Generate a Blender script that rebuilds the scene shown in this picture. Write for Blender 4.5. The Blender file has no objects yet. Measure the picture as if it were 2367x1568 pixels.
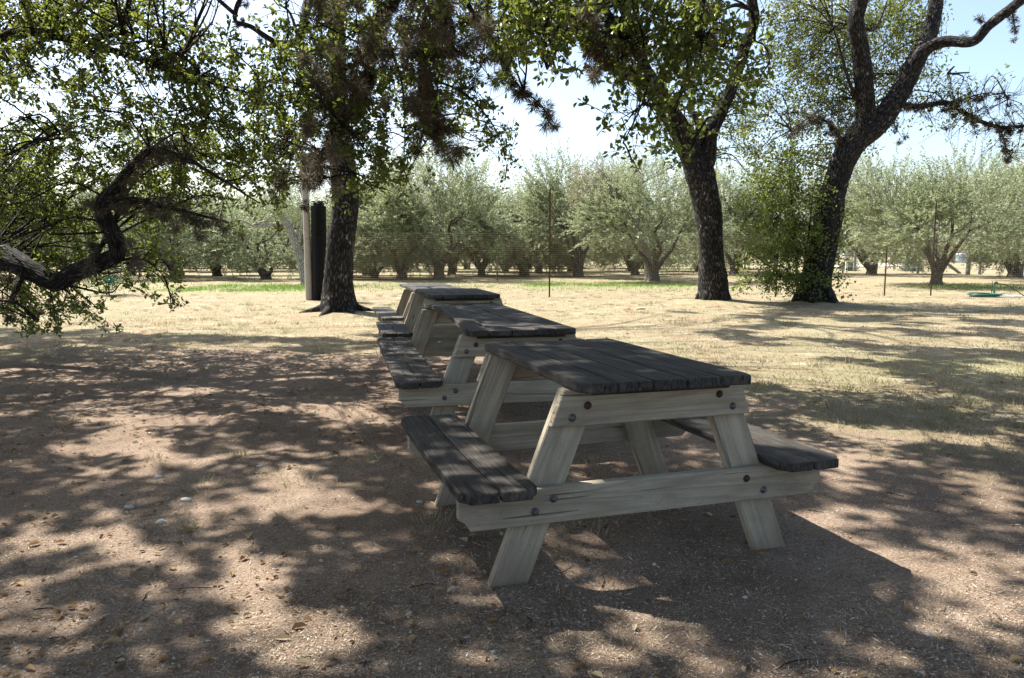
import bpy, math, random
import numpy as np
R = np.random.default_rng(7)
random.seed(7)
SC = bpy.context.scene
COL = SC.collection
rad = math.radians
# ---------------------------------------------------------------- camera model
FD, CX, CY, PITCH, CAMH = 1744.5, 1183.5, 784.0, 0.1131, 1.2417
CP, SP = math.cos(PITCH), math.sin(PITCH)
SHX, SHY = 0.567, -0.453          # where a point one metre up drops its shadow


def at(px, py, y):
    """the point at distance y that lies in this direction from the photographer"""
    u, v = (px - CX) / FD, -(py - CY) / FD
    dx, dy, dz = u, CP + v * SP, -SP + v * CP
    t = y / dy
    return np.array([dx * t, y, CAMH + dz * t])


def ground_y(py):
    v = -(py - CY) / FD
    return CAMH / (SP - v * CP) * (CP + v * SP)


def gpt(px, py):
    y = ground_y(py)
    p = at(px, py, y)
    return p[0], p[1]


def project(P):
    P = np.asarray(P, float)
    z = P[..., 2] - CAMH
    fw = P[..., 1] * CP - z * SP
    up = P[..., 1] * SP + z * CP
    fw = np.where(fw < 0.05, 0.05, fw)
    return CX + P[..., 0] / fw * FD, CY - up / fw * FD, P[..., 1] * CP - z * SP


# ---------------------------------------------------------------- noise
def _hash(ix, iy, s):
    n = (ix * 374761393 + iy * 668265263 + s * 1442695) & 0xFFFFFFFF
    n = ((n ^ (n >> 13)) * 1274126177) & 0xFFFFFFFF
    return ((n ^ (n >> 16)) & 0xFFFF) / 65535.0


def vnoise(x, y, s=0):
    x = np.asarray(x, float); y = np.asarray(y, float)
    ix = np.floor(x).astype(np.int64); iy = np.floor(y).astype(np.int64)
    fx, fy = x - ix, y - iy
    fx = fx * fx * (3 - 2 * fx); fy = fy * fy * (3 - 2 * fy)
    a = _hash(ix, iy, s); b = _hash(ix + 1, iy, s); c = _hash(ix, iy + 1, s); d = _hash(ix + 1, iy + 1, s)
    return (a * (1 - fx) + b * fx) * (1 - fy) + (c * (1 - fx) + d * fx) * fy


def fbm(x, y, s=0, o=3):
    r = 0; a = .5; t = 0
    for i in range(o):
        r = r + a * vnoise(x * 2 ** i, y * 2 ** i, s + i * 17); t += a; a *= .5
    return r / t


def sstep(a, b, x):
    t = np.clip((x - a) / (b - a), 0, 1)
    return t * t * (3 - 2 * t)


# ---------------------------------------------------------------- objects
def link(name, data, parent=None):
    o = bpy.data.objects.new(name, data)
    COL.objects.link(o)
    if parent is not None:
        o.parent = parent
    return o


def tag(o, label=None, cat=None, group=None, kind=None):
    if label: o['label'] = label
    if cat: o['category'] = cat
    if group: o['group'] = group
    if kind: o['kind'] = kind
    return o


def thing(name, label, cat, loc=(0, 0, 0), rz=0, group=None):
    o = link(name, None)
    o.location = loc; o.rotation_euler = (0, 0, rz)
    return tag(o, label, cat, group)


def copy_tree(o, parent=None):
    c = o.copy(); COL.objects.link(c)
    if parent is not None: c.parent = parent
    for ch in list(o.children): copy_tree(ch, c)
    return c


class MB:
    """collects vertices and faces; build() links them as one mesh object"""
    def __init__(s, weld=False):
        s.V = []; s.F = []; s.B = []; s.T = []; s.n = 0; s.weld = weld

    def add(s, V, F, bc=None, tint=None):
        V = np.asarray(V, float).reshape(-1, 3)
        s.V.append(V)
        F = np.asarray(F, np.int64)
        s.F.append(F + s.n)
        s.B.append(V if bc is None else np.asarray(bc, float))
        s.T.append(np.full(len(F), R.random()) if tint is None else np.asarray(tint, float))
        s.n += len(V)

    def addpoly(s, V, polys, bc=None, tint=None):
        V = np.asarray(V, float).reshape(-1, 3)
        base = s.n
        s.V.append(V); s.B.append(V if bc is None else np.asarray(bc, float)); s.n += len(V)
        by = {}
        for p in polys: by.setdefault(len(p), []).append(p)
        t = R.random() if tint is None else tint
        for k, ps in by.items():
            s.F.append(np.asarray(ps, np.int64) + base)
            s.T.append(np.full(len(ps), t))

    def mesh(s, name, mat, smooth=True, origin=(0, 0, 0)):
        me = bpy.data.meshes.new(name)
        V = np.concatenate(s.V) - np.asarray(origin, float)
        B = np.concatenate(s.B)
        me.vertices.add(len(V)); me.vertices.foreach_set('co', V.astype(np.float32).ravel())
        sizes = np.concatenate([np.full(len(f), f.shape[1]) for f in s.F])
        loops = np.concatenate([f.ravel() for f in s.F])
        me.loops.add(len(loops)); me.loops.foreach_set('vertex_index', loops.astype(np.int32))
        me.polygons.add(len(sizes))
        me.polygons.foreach_set('loop_start', np.concatenate([[0], np.cumsum(sizes)[:-1]]).astype(np.int32))
        me.polygons.foreach_set('use_smooth', np.full(len(sizes), bool(smooth)))
        a = me.attributes.new('bc', 'FLOAT_VECTOR', 'POINT'); a.data.foreach_set('vector', B.astype(np.float32).ravel())
        a = me.attributes.new('tint', 'FLOAT', 'FACE'); a.data.foreach_set('value', np.concatenate(s.T).astype(np.float32))
        me.update(calc_edges=True)
        me.materials.append(mat)
        return me

    def build(s, name, mat, parent=None, smooth=True, origin=(0, 0, 0)):
        return link(name, s.mesh(name, mat, smooth, origin), parent)


def smooth_path(P, rr, step):
    P = np.asarray(P, float); rr = np.asarray(rr, float)
    if len(rr) != len(P): rr = np.interp(np.linspace(0, 1, len(P)), np.linspace(0, 1, len(rr)), rr)
    out = []; ro = []
    Q = np.vstack([2 * P[0] - P[1], P, 2 * P[-1] - P[-2]])
    for i in range(len(P) - 1):
        p0, p1, p2, p3 = Q[i], Q[i + 1], Q[i + 2], Q[i + 3]
        n = max(2, int(np.linalg.norm(p2 - p1) / step))
        t = np.linspace(0, 1, n, endpoint=False)[:, None]
        out.append(.5 * ((2 * p1) + (-p0 + p2) * t + (2 * p0 - 5 * p1 + 4 * p2 - p3) * t ** 2 + (-p0 + 3 * p1 - 3 * p2 + p3) * t ** 3))
        ro.append(rr[i] + (rr[i + 1] - rr[i]) * t[:, 0])
    out.append(P[-1:]); ro.append(rr[-1:])
    return np.vstack(out), np.concatenate(ro)


def tube(mb, P, rr, seg=8, step=.1, bark=0.0, seed=0, smoothing=True, cap=True):
    if smoothing: P, rr = smooth_path(P, rr, step)
    else:
        P = np.asarray(P, float); rr = np.asarray(rr, float)
    n = len(P)
    T = np.gradient(P, axis=0); T /= np.linalg.norm(T, axis=1)[:, None] + 1e-9
    up = np.array([0, 1, 0.]) if abs(T[0, 1]) < .9 else np.array([1, 0, 0.])
    A = np.zeros((n, 3)); a = np.cross(T[0], up); a /= np.linalg.norm(a)
    for i in range(n):
        a = a - T[i] * (a @ T[i]); a /= np.linalg.norm(a) + 1e-9; A[i] = a
    Bn = np.cross(T, A)
    th = np.linspace(0, 2 * np.pi, seg, endpoint=False)
    L = np.concatenate([[0], np.cumsum(np.linalg.norm(np.diff(P, axis=0), axis=1))])
    r = np.repeat(rr[:, None], seg, 1)
    if bark:
        c, s_ = np.cos(th), np.sin(th)
        for k, (fa, fl, am) in enumerate([(2.0, 1.2, .06), (1, .5, .07)]):
            r = r * (1 + am * (vnoise(c[None] * fa + seed * 9 + L[:, None] * fl, s_[None] * fa + L[:, None] * fl * .6 + 31 * k, seed + k) * 2 - 1))
        q = th[None] * np.maximum(rr[:, None].max(), .05) / .035
        per = max(4, int(round(2 * np.pi * rr.max() / .04)))
        ang = (th / (2 * np.pi) * per)
        ridge = np.abs(vnoise(np.repeat(ang[None], n, 0) % per + vnoise(L[:, None] * 5, ang[None] * .7, 5) * 1.2, L[:, None] * 7 + ang[None] * .1, seed + 5) * 2 - 1)
        r = r + bark * (ridge - .4)
    V = P[:, None] + r[..., None] * (np.cos(th)[None, :, None] * A[:, None] + np.sin(th)[None, :, None] * Bn[:, None])
    bc = np.stack([np.cos(th)[None] * rr.mean() + 0 * r, np.sin(th)[None] * rr.mean() + 0 * r, np.repeat(L[:, None], seg, 1)], -1) + seed * 3.7
    i, j = np.meshgrid(np.arange(n - 1), np.arange(seg), indexing='ij')
    F = np.stack([i * seg + j, i * seg + (j + 1) % seg, (i + 1) * seg + (j + 1) % seg, (i + 1) * seg + j], -1).reshape(-1, 4)
    if not cap:
        mb.add(V.reshape(-1, 3), F, bc.reshape(-1, 3)); return
    tv = np.full(len(F) , R.random()); base = mb.n; m = n * seg
    VV = np.vstack([V.reshape(-1, 3), P[0] - T[0] * rr[0] * .5, P[-1] + T[-1] * rr[-1] * .5])
    BB = np.vstack([bc.reshape(-1, 3), bc[0].mean(0, keepdims=True), bc[-1].mean(0, keepdims=True)])
    mb.add(VV, F, BB, tv)
    ids = np.arange(seg); nxt = (ids + 1) % seg; l0 = (n - 1) * seg
    C3 = np.concatenate([np.stack([nxt, ids, np.full(seg, m)], 1), np.stack([l0 + ids, l0 + nxt, np.full(seg, m + 1)], 1)])
    mb.F.append(C3 + base); mb.T.append(np.full(len(C3), .5))
    if mb.weld and base:
        old = np.concatenate(mb.V[:-1]); q = V[0, 0]
        a_ = int(((old - q) ** 2).sum(1).argmin()); b_ = a_ + 1 if a_ + 1 < base else a_ - 1
        mb.F.append(np.array([[base, a_, b_]])); mb.T.append(np.array([.5]))


def twig(mb, P, r0, r1):
    """thin three-sided twig through a few points"""
    P = np.asarray(P, float); n = len(P)
    T = P[-1] - P[0]; T = T / (np.linalg.norm(T) + 1e-9)
    a = np.cross(T, [.3, .8, .5]); a /= np.linalg.norm(a) + 1e-9; b = np.cross(T, a)
    rr = np.linspace(r0, r1, n)
    th = np.array([0, 2.094, 4.189])
    V = P[:, None] + rr[:, None, None] * (np.cos(th)[None, :, None] * a + np.sin(th)[None, :, None] * b)
    i, j = np.meshgrid(np.arange(n - 1), np.arange(3), indexing='ij')
    F = np.stack([i * 3 + j, i * 3 + (j + 1) % 3, (i + 1) * 3 + (j + 1) % 3, (i + 1) * 3 + j], -1).reshape(-1, 4)
    mb.add(V.reshape(-1, 3), F)


def unit(v):
    return v / (np.linalg.norm(v, axis=-1, keepdims=True) + 1e-9)


def leaves(mb, P, D, N, ln, wd, fold=.25, tint=None):
    """one folded six-point leaf per row"""
    P = np.asarray(P, float); D = unit(D); S = unit(np.cross(D, N)); N = np.cross(S, D)
    ln = np.broadcast_to(ln, len(P))[:, None]; wd = np.broadcast_to(wd, len(P))[:, None]
    k = len(P)
    b = P; t = P + D * ln - N * ln * .12
    lift = N * wd * fold
    l1 = P + D * ln * .28 + S * wd * .40 + lift; l2 = P + D * ln * .72 + S * wd * .5 + lift
    r1 = P + D * ln * .28 - S * wd * .40 + lift; r2 = P + D * ln * .72 - S * wd * .5 + lift
    V = np.stack([b, l1, l2, t, r2, r1], 1).reshape(-1, 3)
    o = np.arange(k)[:, None] * 6
    F = np.concatenate([o + np.array([[0, 3, 2, 1]]), o + np.array([[0, 5, 4, 3]])], 1).reshape(-1, 4)
    tint = R.random(k) if tint is None else tint
    mb.add(V, F, tint=np.repeat(tint, 2))


def blades(mb, P, D, W, ln, wd, tint=None):
    """one rhombus per row, for narrow leaves, straw and strands"""
    D = unit(D); ln = np.broadcast_to(ln, len(P))[:, None]; wd = np.broadcast_to(wd, len(P))[:, None]
    S = unit(np.cross(D, W)) * wd * .5
    V = np.stack([P, P + D * ln * .45 + S, P + D * ln, P + D * ln * .45 - S], 1).reshape(-1, 3)
    F = np.arange(len(P))[:, None] * 4 + np.array([[0, 1, 2, 3]])
    mb.add(V, F, tint=R.random(len(P)) if tint is None else tint)


# ---------------------------------------------------------------- materials
class NT:
    def __init__(s, name):
        s.m = bpy.data.materials.new(name); s.m.use_nodes = True
        s.t = s.m.node_tree; s.t.nodes.clear()
        s.out = s.n('ShaderNodeOutputMaterial')

    def n(s, typ, **kw):
        nd = s.t.nodes.new(typ)
        for k, v in kw.items(): setattr(nd, k, v)
        return nd

    def l(s, a, b): s.t.links.new(a, b)

    def attr(s, name, vec=False):
        nd = s.n('ShaderNodeAttribute', attribute_name=name)
        return nd.outputs['Vector'] if vec else nd.outputs['Fac']

    def scale(s, v, sc):
        nd = s.n('ShaderNodeMapping'); nd.inputs['Scale'].default_value = sc
        s.l(v, nd.inputs['Vector']); return nd.outputs['Vector']

    def noise(s, v, sc, detail=4, rough=.55, dist=0):
        nd = s.n('ShaderNodeTexNoise'); nd.inputs['Scale'].default_value = sc
        nd.inputs['Detail'].default_value = detail; nd.inputs['Roughness'].default_value = rough
        nd.inputs['Distortion'].default_value = dist
        if v is not None: s.l(v, nd.inputs['Vector'])
        return nd.outputs['Fac']

    def voro(s, v, sc, feature='F1'):
        nd = s.n('ShaderNodeTexVoronoi', feature=feature); nd.inputs['Scale'].default_value = sc
        if v is not None: s.l(v, nd.inputs['Vector'])
        return nd.outputs['Distance']

    def ramp(s, f, stops):
        nd = s.n('ShaderNodeValToRGB'); e = nd.color_ramp.elements
        while len(e) < len(stops): e.new(.5)
        for k, (p, c) in enumerate(stops):
            e[k].position = p; e[k].color = (*c, 1) if len(c) == 3 else c
        s.l(f, nd.inputs['Fac']); return nd.outputs['Color']

    def mix(s, f, a, b, mode='MIX'):
        nd = s.n('ShaderNodeMix', data_type='RGBA', blend_type=mode)
        for i, v in ((0, f), (6, a), (7, b)):
            if isinstance(v, (int, float)): nd.inputs[i].default_value = v
            elif isinstance(v, tuple): nd.inputs[i].default_value = (*v, 1)
            else: s.l(v, nd.inputs[i])
        return nd.outputs[2]

    def math(s, op, a, b=0.0, clamp=False):
        nd = s.n('ShaderNodeMath', operation=op, use_clamp=clamp)
        for i, v in ((0, a), (1, b)):
            if isinstance(v, (int, float)): nd.inputs[i].default_value = v
            else: s.l(v, nd.inputs[i])
        return nd.outputs[0]

    def bump(s, h, strength=.5, dist=.01, normal=None):
        nd = s.n('ShaderNodeBump'); nd.inputs['Strength'].default_value = strength; nd.inputs['Distance'].default_value = dist
        s.l(h, nd.inputs['Height'])
        if normal is not None: s.l(normal, nd.inputs['Normal'])
        return nd.outputs['Normal']

    def pbr(s, col, rough=.8, normal=None, spec=.3, metal=0.0):
        nd = s.n('ShaderNodeBsdfPrincipled')
        for k, v in (('Base Color', col), ('Roughness', rough)):
            if isinstance(v, (int, float)): nd.inputs[k].default_value = v
            elif isinstance(v, tuple): nd.inputs[k].default_value = (*v, 1)
            else: s.l(v, nd.inputs[k])
        nd.inputs['Specular IOR Level'].default_value = spec
        nd.inputs['Metallic'].default_value = metal
        if normal is not None: s.l(normal, nd.inputs['Normal'])
        return nd.outputs['BSDF']

    def end(s, sh):
        s.l(sh, s.out.inputs['Surface']); return s.m


def leaf_mat(name, stops, trans, tamt=.4, rough=.45, spec=.4):
    t = NT(name)
    c = t.ramp(t.attr('tint'), stops)
    p = t.pbr(c, rough, spec=spec)
    tr = t.n('ShaderNodeBsdfTranslucent')
    t.l(t.mix(.5, c, trans), tr.inputs['Color'])
    mx = t.n('ShaderNodeMixShader'); mx.inputs[0].default_value = tamt
    t.l(p, mx.inputs[1]); t.l(tr.outputs[0], mx.inputs[2])
    return t.end(mx.outputs[0])


def plain_mat(name, col, rough=.6, spec=.4, metal=0.0, var=.15, sc=8):
    t = NT(name)
    g = t.n('ShaderNodeTexCoord').outputs['Object']
    f = t.noise(g, sc, 5)
    c = t.mix(f, tuple(x * (1 - var) for x in col), tuple(min(1, x * (1 + var)) for x in col))
    return t.end(t.pbr(c, rough, t.bump(t.noise(g, sc * 6), .15, .004), spec, metal))


def bark_mat(name, dark, mid, light, patch=.6, sc=1.0):
    t = NT(name)
    b = t.attr('bc', True)
    v = t.voro(t.scale(b, (28 * sc, 28 * sc, 6.5 * sc)), 1.0, 'DISTANCE_TO_EDGE')
    n1 = t.noise(t.scale(b, (40 * sc, 40 * sc, 8 * sc)), 1, 6, .65, .6)
    n2 = t.noise(b, 5 * sc, 4)
    n3 = t.noise(t.scale(b, (34, 34, 13)), 1, 3)
    f = t.math('MULTIPLY', t.math('MINIMUM', t.math('MULTIPLY', v, 3.2), 1.0), n1)
    c = t.ramp(f, [(.08, dark), (.30, mid), (.62, light)])
    lich = t.math('MULTIPLY', t.ramp(n2, [(patch, (0, 0, 0)), (patch + .12, (1, 1, 1))]), t.ramp(n3, [(.54, (0, 0, 0)), (.62, (1, 1, 1))]))
    c = t.mix(lich, c, (.24, .235, .21))
    return t.end(t.pbr(c, .9, t.bump(f, 1.0, .02), .15))


def wood_mat(name, kind):
    t = NT(name)
    b = t.attr('bc', True)
    g1 = t.noise(t.scale(b, (.45, 7, 5)), 1, 2, .45, .15)
    rings = t.math('ABSOLUTE', t.math('SINE', t.math('MULTIPLY', g1, 38.0 if kind == 'pale' else 26.0)))
    fine = t.noise(t.scale(b, (3.0, 110, 50)), 1, 6, .8)
    blot = t.noise(t.scale(b, (2.0, 6, 6)), 1, 5, .6)
    crack = t.noise(t.scale(b, (1.6, 60, 20)), 1, 2, .5)
    crk = t.ramp(crack, [(.27, (1, 1, 1)), (.33, (0, 0, 0))])
    if kind == 'pale':
        c = t.ramp(blot, [(.25, (.29, .24, .17)), (.5, (.47, .405, .295)), (.78, (.60, .525, .395))])
        c = t.mix(t.math('MULTIPLY', t.math('POWER', rings, 7.0), .38), c, (.20, .165, .11))
        c = t.mix(t.math('MULTIPLY', t.ramp(fine, [(.42, (0, 0, 0)), (.66, (1, 1, 1))]), .6), c, (.25, .215, .16))
        gre = t.noise(t.scale(b, (1.3, 3, 3)), 1, 3)
        c = t.mix(t.math('MULTIPLY', t.ramp(gre, [(.5, (0, 0, 0)), (.75, (1, 1, 1))]), .35), c, (.25, .29, .24))
        knot = t.voro(t.scale(b, (2.3, 7, 1)), 1.0)
        c = t.mix(t.math('MULTIPLY', t.ramp(knot, [(.03, (1, 1, 1)), (.11, (0, 0, 0))]), .6), c, (.13, .10, .065))
        c = t.mix(t.math('MULTIPLY', crk, .5), c, (.06, .05, .04))
        st_ = t.noise(t.scale(b, (1.6, 2.5, 2.5)), 1, 5, .65)
        c = t.mix(t.math('MULTIPLY', t.ramp(st_, [(.50, (0, 0, 0)), (.68, (1, 1, 1))]), .55), c, (.20, .17, .13))
        kn = t.voro(t.scale(b, (1.7, 6.5, .8)), 1.0)
        c = t.mix(t.ramp(kn, [(.035, (.75, .75, .75)), (.06, (.35, .35, .35)), (.16, (0, 0, 0))]), c, (.10, .07, .045))
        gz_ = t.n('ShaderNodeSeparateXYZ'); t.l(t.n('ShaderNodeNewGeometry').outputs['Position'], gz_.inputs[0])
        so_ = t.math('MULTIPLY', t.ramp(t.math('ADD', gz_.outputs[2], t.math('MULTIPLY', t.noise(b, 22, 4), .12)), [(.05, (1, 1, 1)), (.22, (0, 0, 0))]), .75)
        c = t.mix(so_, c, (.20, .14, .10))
        spk = t.noise(b, 90, 2, .5)
        c = t.mix(t.math('MULTIPLY', t.ramp(spk, [(.66, (0, 0, 0)), (.72, (1, 1, 1))]), .5), c, (.14, .12, .10))
        rough = .85; spec = .2
    else:
        c = t.ramp(blot, [(.25, (.012, .010, .0085)), (.5, (.032, .027, .0225)), (.64, (.080, .070, .059)), (.80, (.21, .185, .155))])
        c = t.mix(t.math('MULTIPLY', t.ramp(fine, [(.44, (0, 0, 0)), (.70, (1, 1, 1))]), .6), c, (.19, .175, .15))
        c = t.mix(t.math('MULTIPLY', t.math('POWER', rings, 4.0), .3), c, (.02, .02, .02))
        c = t.mix(t.math('MULTIPLY', crk, .9), c, (.008, .008, .008))
        drop = t.voro(t.scale(b, (7, 7, 1)), 1.0)
        c = t.mix(t.math('MULTIPLY', t.ramp(drop, [(.03, (1, 1, 1)), (.055, (0, 0, 0))]), .35), c, (.42, .41, .38))
        c = t.mix(t.math('MULTIPLY', t.ramp(t.noise(b, 1.7, 4, .6), [(.5, (0, 0, 0)), (.7, (1, 1, 1))]), .35), c, (.085, .075, .06))
        rough = .8; spec = .2
    h = t.math('SUBTRACT', t.math('ADD', fine, t.math('MULTIPLY', rings, .35)), t.math('MULTIPLY', crk, 1.5))
    return t.end(t.pbr(c, rough, t.bump(h, .9, .006), spec))


M = {}
M['top'] = wood_mat('weathered_dark_wood', 'dark')
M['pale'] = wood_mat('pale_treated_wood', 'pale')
M['oakbark'] = bark_mat('oak_bark', (.012, .0105, .0095), (.030, .027, .024), (.085, .078, .069), .54)
M['branchbark'] = bark_mat('branch_bark', (.015, .012, .009), (.05, .04, .03), (.12, .105, .085), .6, 1.6)
M['olivebark'] = bark_mat('olive_bark', (.05, .042, .033), (.13, .115, .09), (.27, .25, .21), .55)
M['palebark'] = bark_mat('pale_bark', (.20, .175, .145), (.42, .385, .32), (.58, .545, .47), .6)
M['oakleaf'] = leaf_mat('oak_leaf', [(0, (.028, .050, .016)), (.35, (.055, .090, .024)), (.7, (.085, .125, .030)), (.93, (.14, .165, .04)), (1, (.28, .20, .05))], (.38, .43, .06), .44, .42, .5)
M['oakleaf_far'] = leaf_mat('oak_leaf_light', [(0, (.05, .075, .018)), (.5, (.10, .13, .03)), (.9, (.16, .18, .05)), (1, (.28, .22, .06))], (.34, .38, .06), .42, .5, .4)
M['shrubleaf'] = leaf_mat('shrub_leaf', [(0, (.06, .10, .025)), (.6, (.12, .17, .04)), (.93, (.18, .21, .05)), (1, (.33, .20, .03))], (.36, .42, .07), .5)
M['oliveleaf'] = leaf_mat('olive_leaf', [(0, (.095, .125, .058)), (.4, (.19, .225, .12)), (.8, (.31, .335, .205)), (1, (.48, .47, .35))], (.40, .45, .22), .38, .5, .5)
M['dryleaf'] = leaf_mat('dead_olive_leaf', [(0, (.20, .17, .10)), (.5, (.33, .29, .19)), (1, (.46, .42, .31))], (.4, .36, .22), .3, .6, .3)
M['youngleaf'] = leaf_mat('young_olive_leaf', [(0, (.05, .085, .035)), (.6, (.10, .15, .07)), (1, (.20, .24, .13))], (.28, .36, .14), .4)
M['sageleaf'] = leaf_mat('sage_leaf', [(0, (.13, .16, .11)), (1, (.26, .29, .21))], (.3, .34, .22), .25, .6, .3)
M['moss'] = leaf_mat('ball_moss_strands', [(0, (.055, .046, .032)), (.5, (.135, .115, .083)), (.85, (.25, .22, .17)), (1, (.38, .35, .29))], (.15, .125, .085), .3, .8, .1)
M['straw'] = leaf_mat('dry_straw', [(0, (.09, .062, .042)), (.25, (.24, .185, .13)), (.65, (.42, .35, .26)), (1, (.62, .56, .45))], (.4, .34, .22), .15, .7, .2)
M['grass'] = leaf_mat('dry_grass', [(0, (.15, .115, .07)), (.5, (.30, .25, .165)), (.85, (.42, .37, .265)), (1, (.17, .19, .08))], (.4, .35, .16), .3, .7, .2)
M['greengrass'] = leaf_mat('watered_grass', [(0, (.07, .14, .025)), (.6, (.13, .23, .05)), (1, (.28, .30, .11))], (.24, .36, .07), .4, .6, .3)
M['litter'] = leaf_mat('fallen_leaf', [(0, (.08, .050, .028)), (.35, (.20, .12, .055)), (.6, (.33, .19, .075)), (.8, (.42, .32, .17)), (1, (.56, .50, .36))], (.4, .2, .06), .12, .6, .3)
M['stone'] = plain_mat('pale_limestone', (.46, .43, .38), .9, .2, 0, .3, 30)
M['rust'] = plain_mat('rusty_steel', (.085, .05, .032), .75, .3, .3, .4, 14)
M['wire'] = plain_mat('fence_wire', (.34, .27, .18), .6, .4, .3, .2, 3)
M['bolt'] = plain_mat('bolt_steel', (.15, .14, .13), .55, .5, .7, .3, 60)
M['rustbolt'] = plain_mat('rusty_bolt', (.075, .045, .034), .8, .3, .2, .4, 60)
M['post'] = plain_mat('grey_post_wood', (.36, .335, .28), .9, .2, 0, .3, 9)
M['farpost'] = plain_mat('weathered_post', (.20, .20, .195), .9, .2, 0, .25, 6)
M['black'] = plain_mat('black_plastic_net', (.010, .010, .012), .5, .4)
M['green'] = plain_mat('green_plastic', (.02, .23, .15), .45, .5)
M['darkgreen'] = plain_mat('dark_green_hose', (.012, .10, .075), .4, .5)
M['blackhose'] = plain_mat('black_hose', (.012, .012, .012), .45, .5)
M['white'] = plain_mat('white_paint', (.72, .73, .74), .5, .4, 0, .05)
M['blue'] = plain_mat('pale_blue_sheet', (.30, .38, .48), .5, .4, 0, .1)
M['dark'] = plain_mat('dark_blue_paint', (.035, .045, .07), .5, .4)
M['stake'] = plain_mat('wood_stake', (.22, .14, .075), .8, .2)
M['ribbon'] = plain_mat('green_ribbon', (.0, .36, .26), .5, .4)
M['roof'] = plain_mat('metal_roof', (.42, .42, .41), .5, .5, .4)


def brick_mat():
    t = NT('red_brick')
    g = t.n('ShaderNodeTexCoord').outputs['Object']
    mp = t.n('ShaderNodeMapping'); mp.inputs['Rotation'].default_value = (rad(90), 0, 0)
    t.l(g, mp.inputs['Vector'])
    br = t.n('ShaderNodeTexBrick')
    br.inputs['Color1'].default_value = (.085, .045, .042, 1); br.inputs['Color2'].default_value = (.11, .06, .055, 1)
    br.inputs['Mortar'].default_value = (.20, .15, .14, 1); br.inputs['Scale'].default_value = 4
    t.l(mp.outputs[0], br.inputs['Vector'])
    return t.end(t.pbr(br.outputs['Color'], .9, None, .2))


M['brick'] = brick_mat()

# ---------------------------------------------------------------- ground
TREE1 = gpt(786, 727); TREE2 = gpt(1650, 700); TREE3 = gpt(1882, 706)


def soil_mask(x, y):
    yb = np.interp(x, [-8, -1, .8, 2.2, 3.5, 7], [9.6, 9.4, 8.2, 6.0, 4.6, 3.6])
    n = fbm(x * .8, y * .8, 3, 4) - .5
    n2 = fbm(x * 3.2, y * 3.2, 9, 3) - .5
    return sstep(-1.5, 1.5, (yb - y) + n * 4.5 + n2 * 2.2)


def green_mask(x, y):
    a = sstep(27.5, 29, y) * (1 - sstep(30.5, 32, y)) * sstep(-1, 2, x) * (1 - sstep(6.5, 8.5, x))
    b = sstep(23.5, 25, y) * (1 - sstep(28, 30, y)) * sstep(-12, -10.5, x) * (1 - sstep(-6.5, -5, x))
    c = .22 * sstep(23, 26, y) * (1 - sstep(30, 34, y)) * (1 - sstep(6, 9, x))
    d = .25 * (1 - sstep(.3, 1.8, np.hypot(x - 6.2, (y - 7.2) * 1.2))) + .18 * (1 - sstep(.3, 2.2, np.hypot(x - 4.6, (y - 8) * 1.2)))
    e = .5 * sstep(.55, .75, fbm(x * .25, y * .25, 77, 3)) * sstep(30, 40, y)
    f = .55 * (1 - sstep(1, 4, np.hypot(x - 17, y - 27)))
    m = np.maximum.reduce([a, b, c, d, e, f])
    return np.clip(m * (1.9 * fbm(x * .9, y * .9, 50, 4) - .25), 0, 1)


def gz(x, y):
    x = np.asarray(x, float); y = np.asarray(y, float)
    z = (fbm(x * .35, y * .35, 11, 3) - .5) * .10 * sstep(9, 16, y)
    for (tx, ty), hh in ((TREE1, .10), (TREE2, .12), (TREE3, .14)):
        z = z + hh * np.exp(-((x - tx) ** 2 + (y - ty) ** 2) / 1.1 ** 2)
    near = 1 - sstep(14, 20, y)
    z = z + near * ((fbm(x * 2.5, y * 2.5, 21, 3) - .5) * .022 + (fbm(x * 11, y * 11, 41, 3) - .5) * .014)
    return z


def axis(lo, hi, d0, near_lo, near_hi, grow):
    a = list(np.arange(near_lo, near_hi, d0))
    s = d0; v = a[-1]
    while v < hi: s = min(s * grow, 25); v += s; a.append(v)
    s = d0; v = a[0]
    while v > lo: s = min(s * grow, 25); v -= s; a.insert(0, v)
    return np.array(a)


gx = axis(-420, 420, .045, -5.5, 6.0, 1.06); gyv = axis(-40, 600, .04, .9, 9.5, 1.03)
X, Y = np.meshgrid(gx, gyv)
Z = gz(X, Y)
gm = MB()
ny, nx = X.shape
i, j = np.meshgrid(np.arange(ny - 1), np.arange(nx - 1), indexing='ij')
F = np.stack([i * nx + j, i * nx + j + 1, (i + 1) * nx + j + 1, (i + 1) * nx + j], -1).reshape(-1, 4)
P = np.stack([X, Y, Z], -1).reshape(-1, 3)
gm.add(P, F, tint=np.zeros(len(F)))


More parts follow.
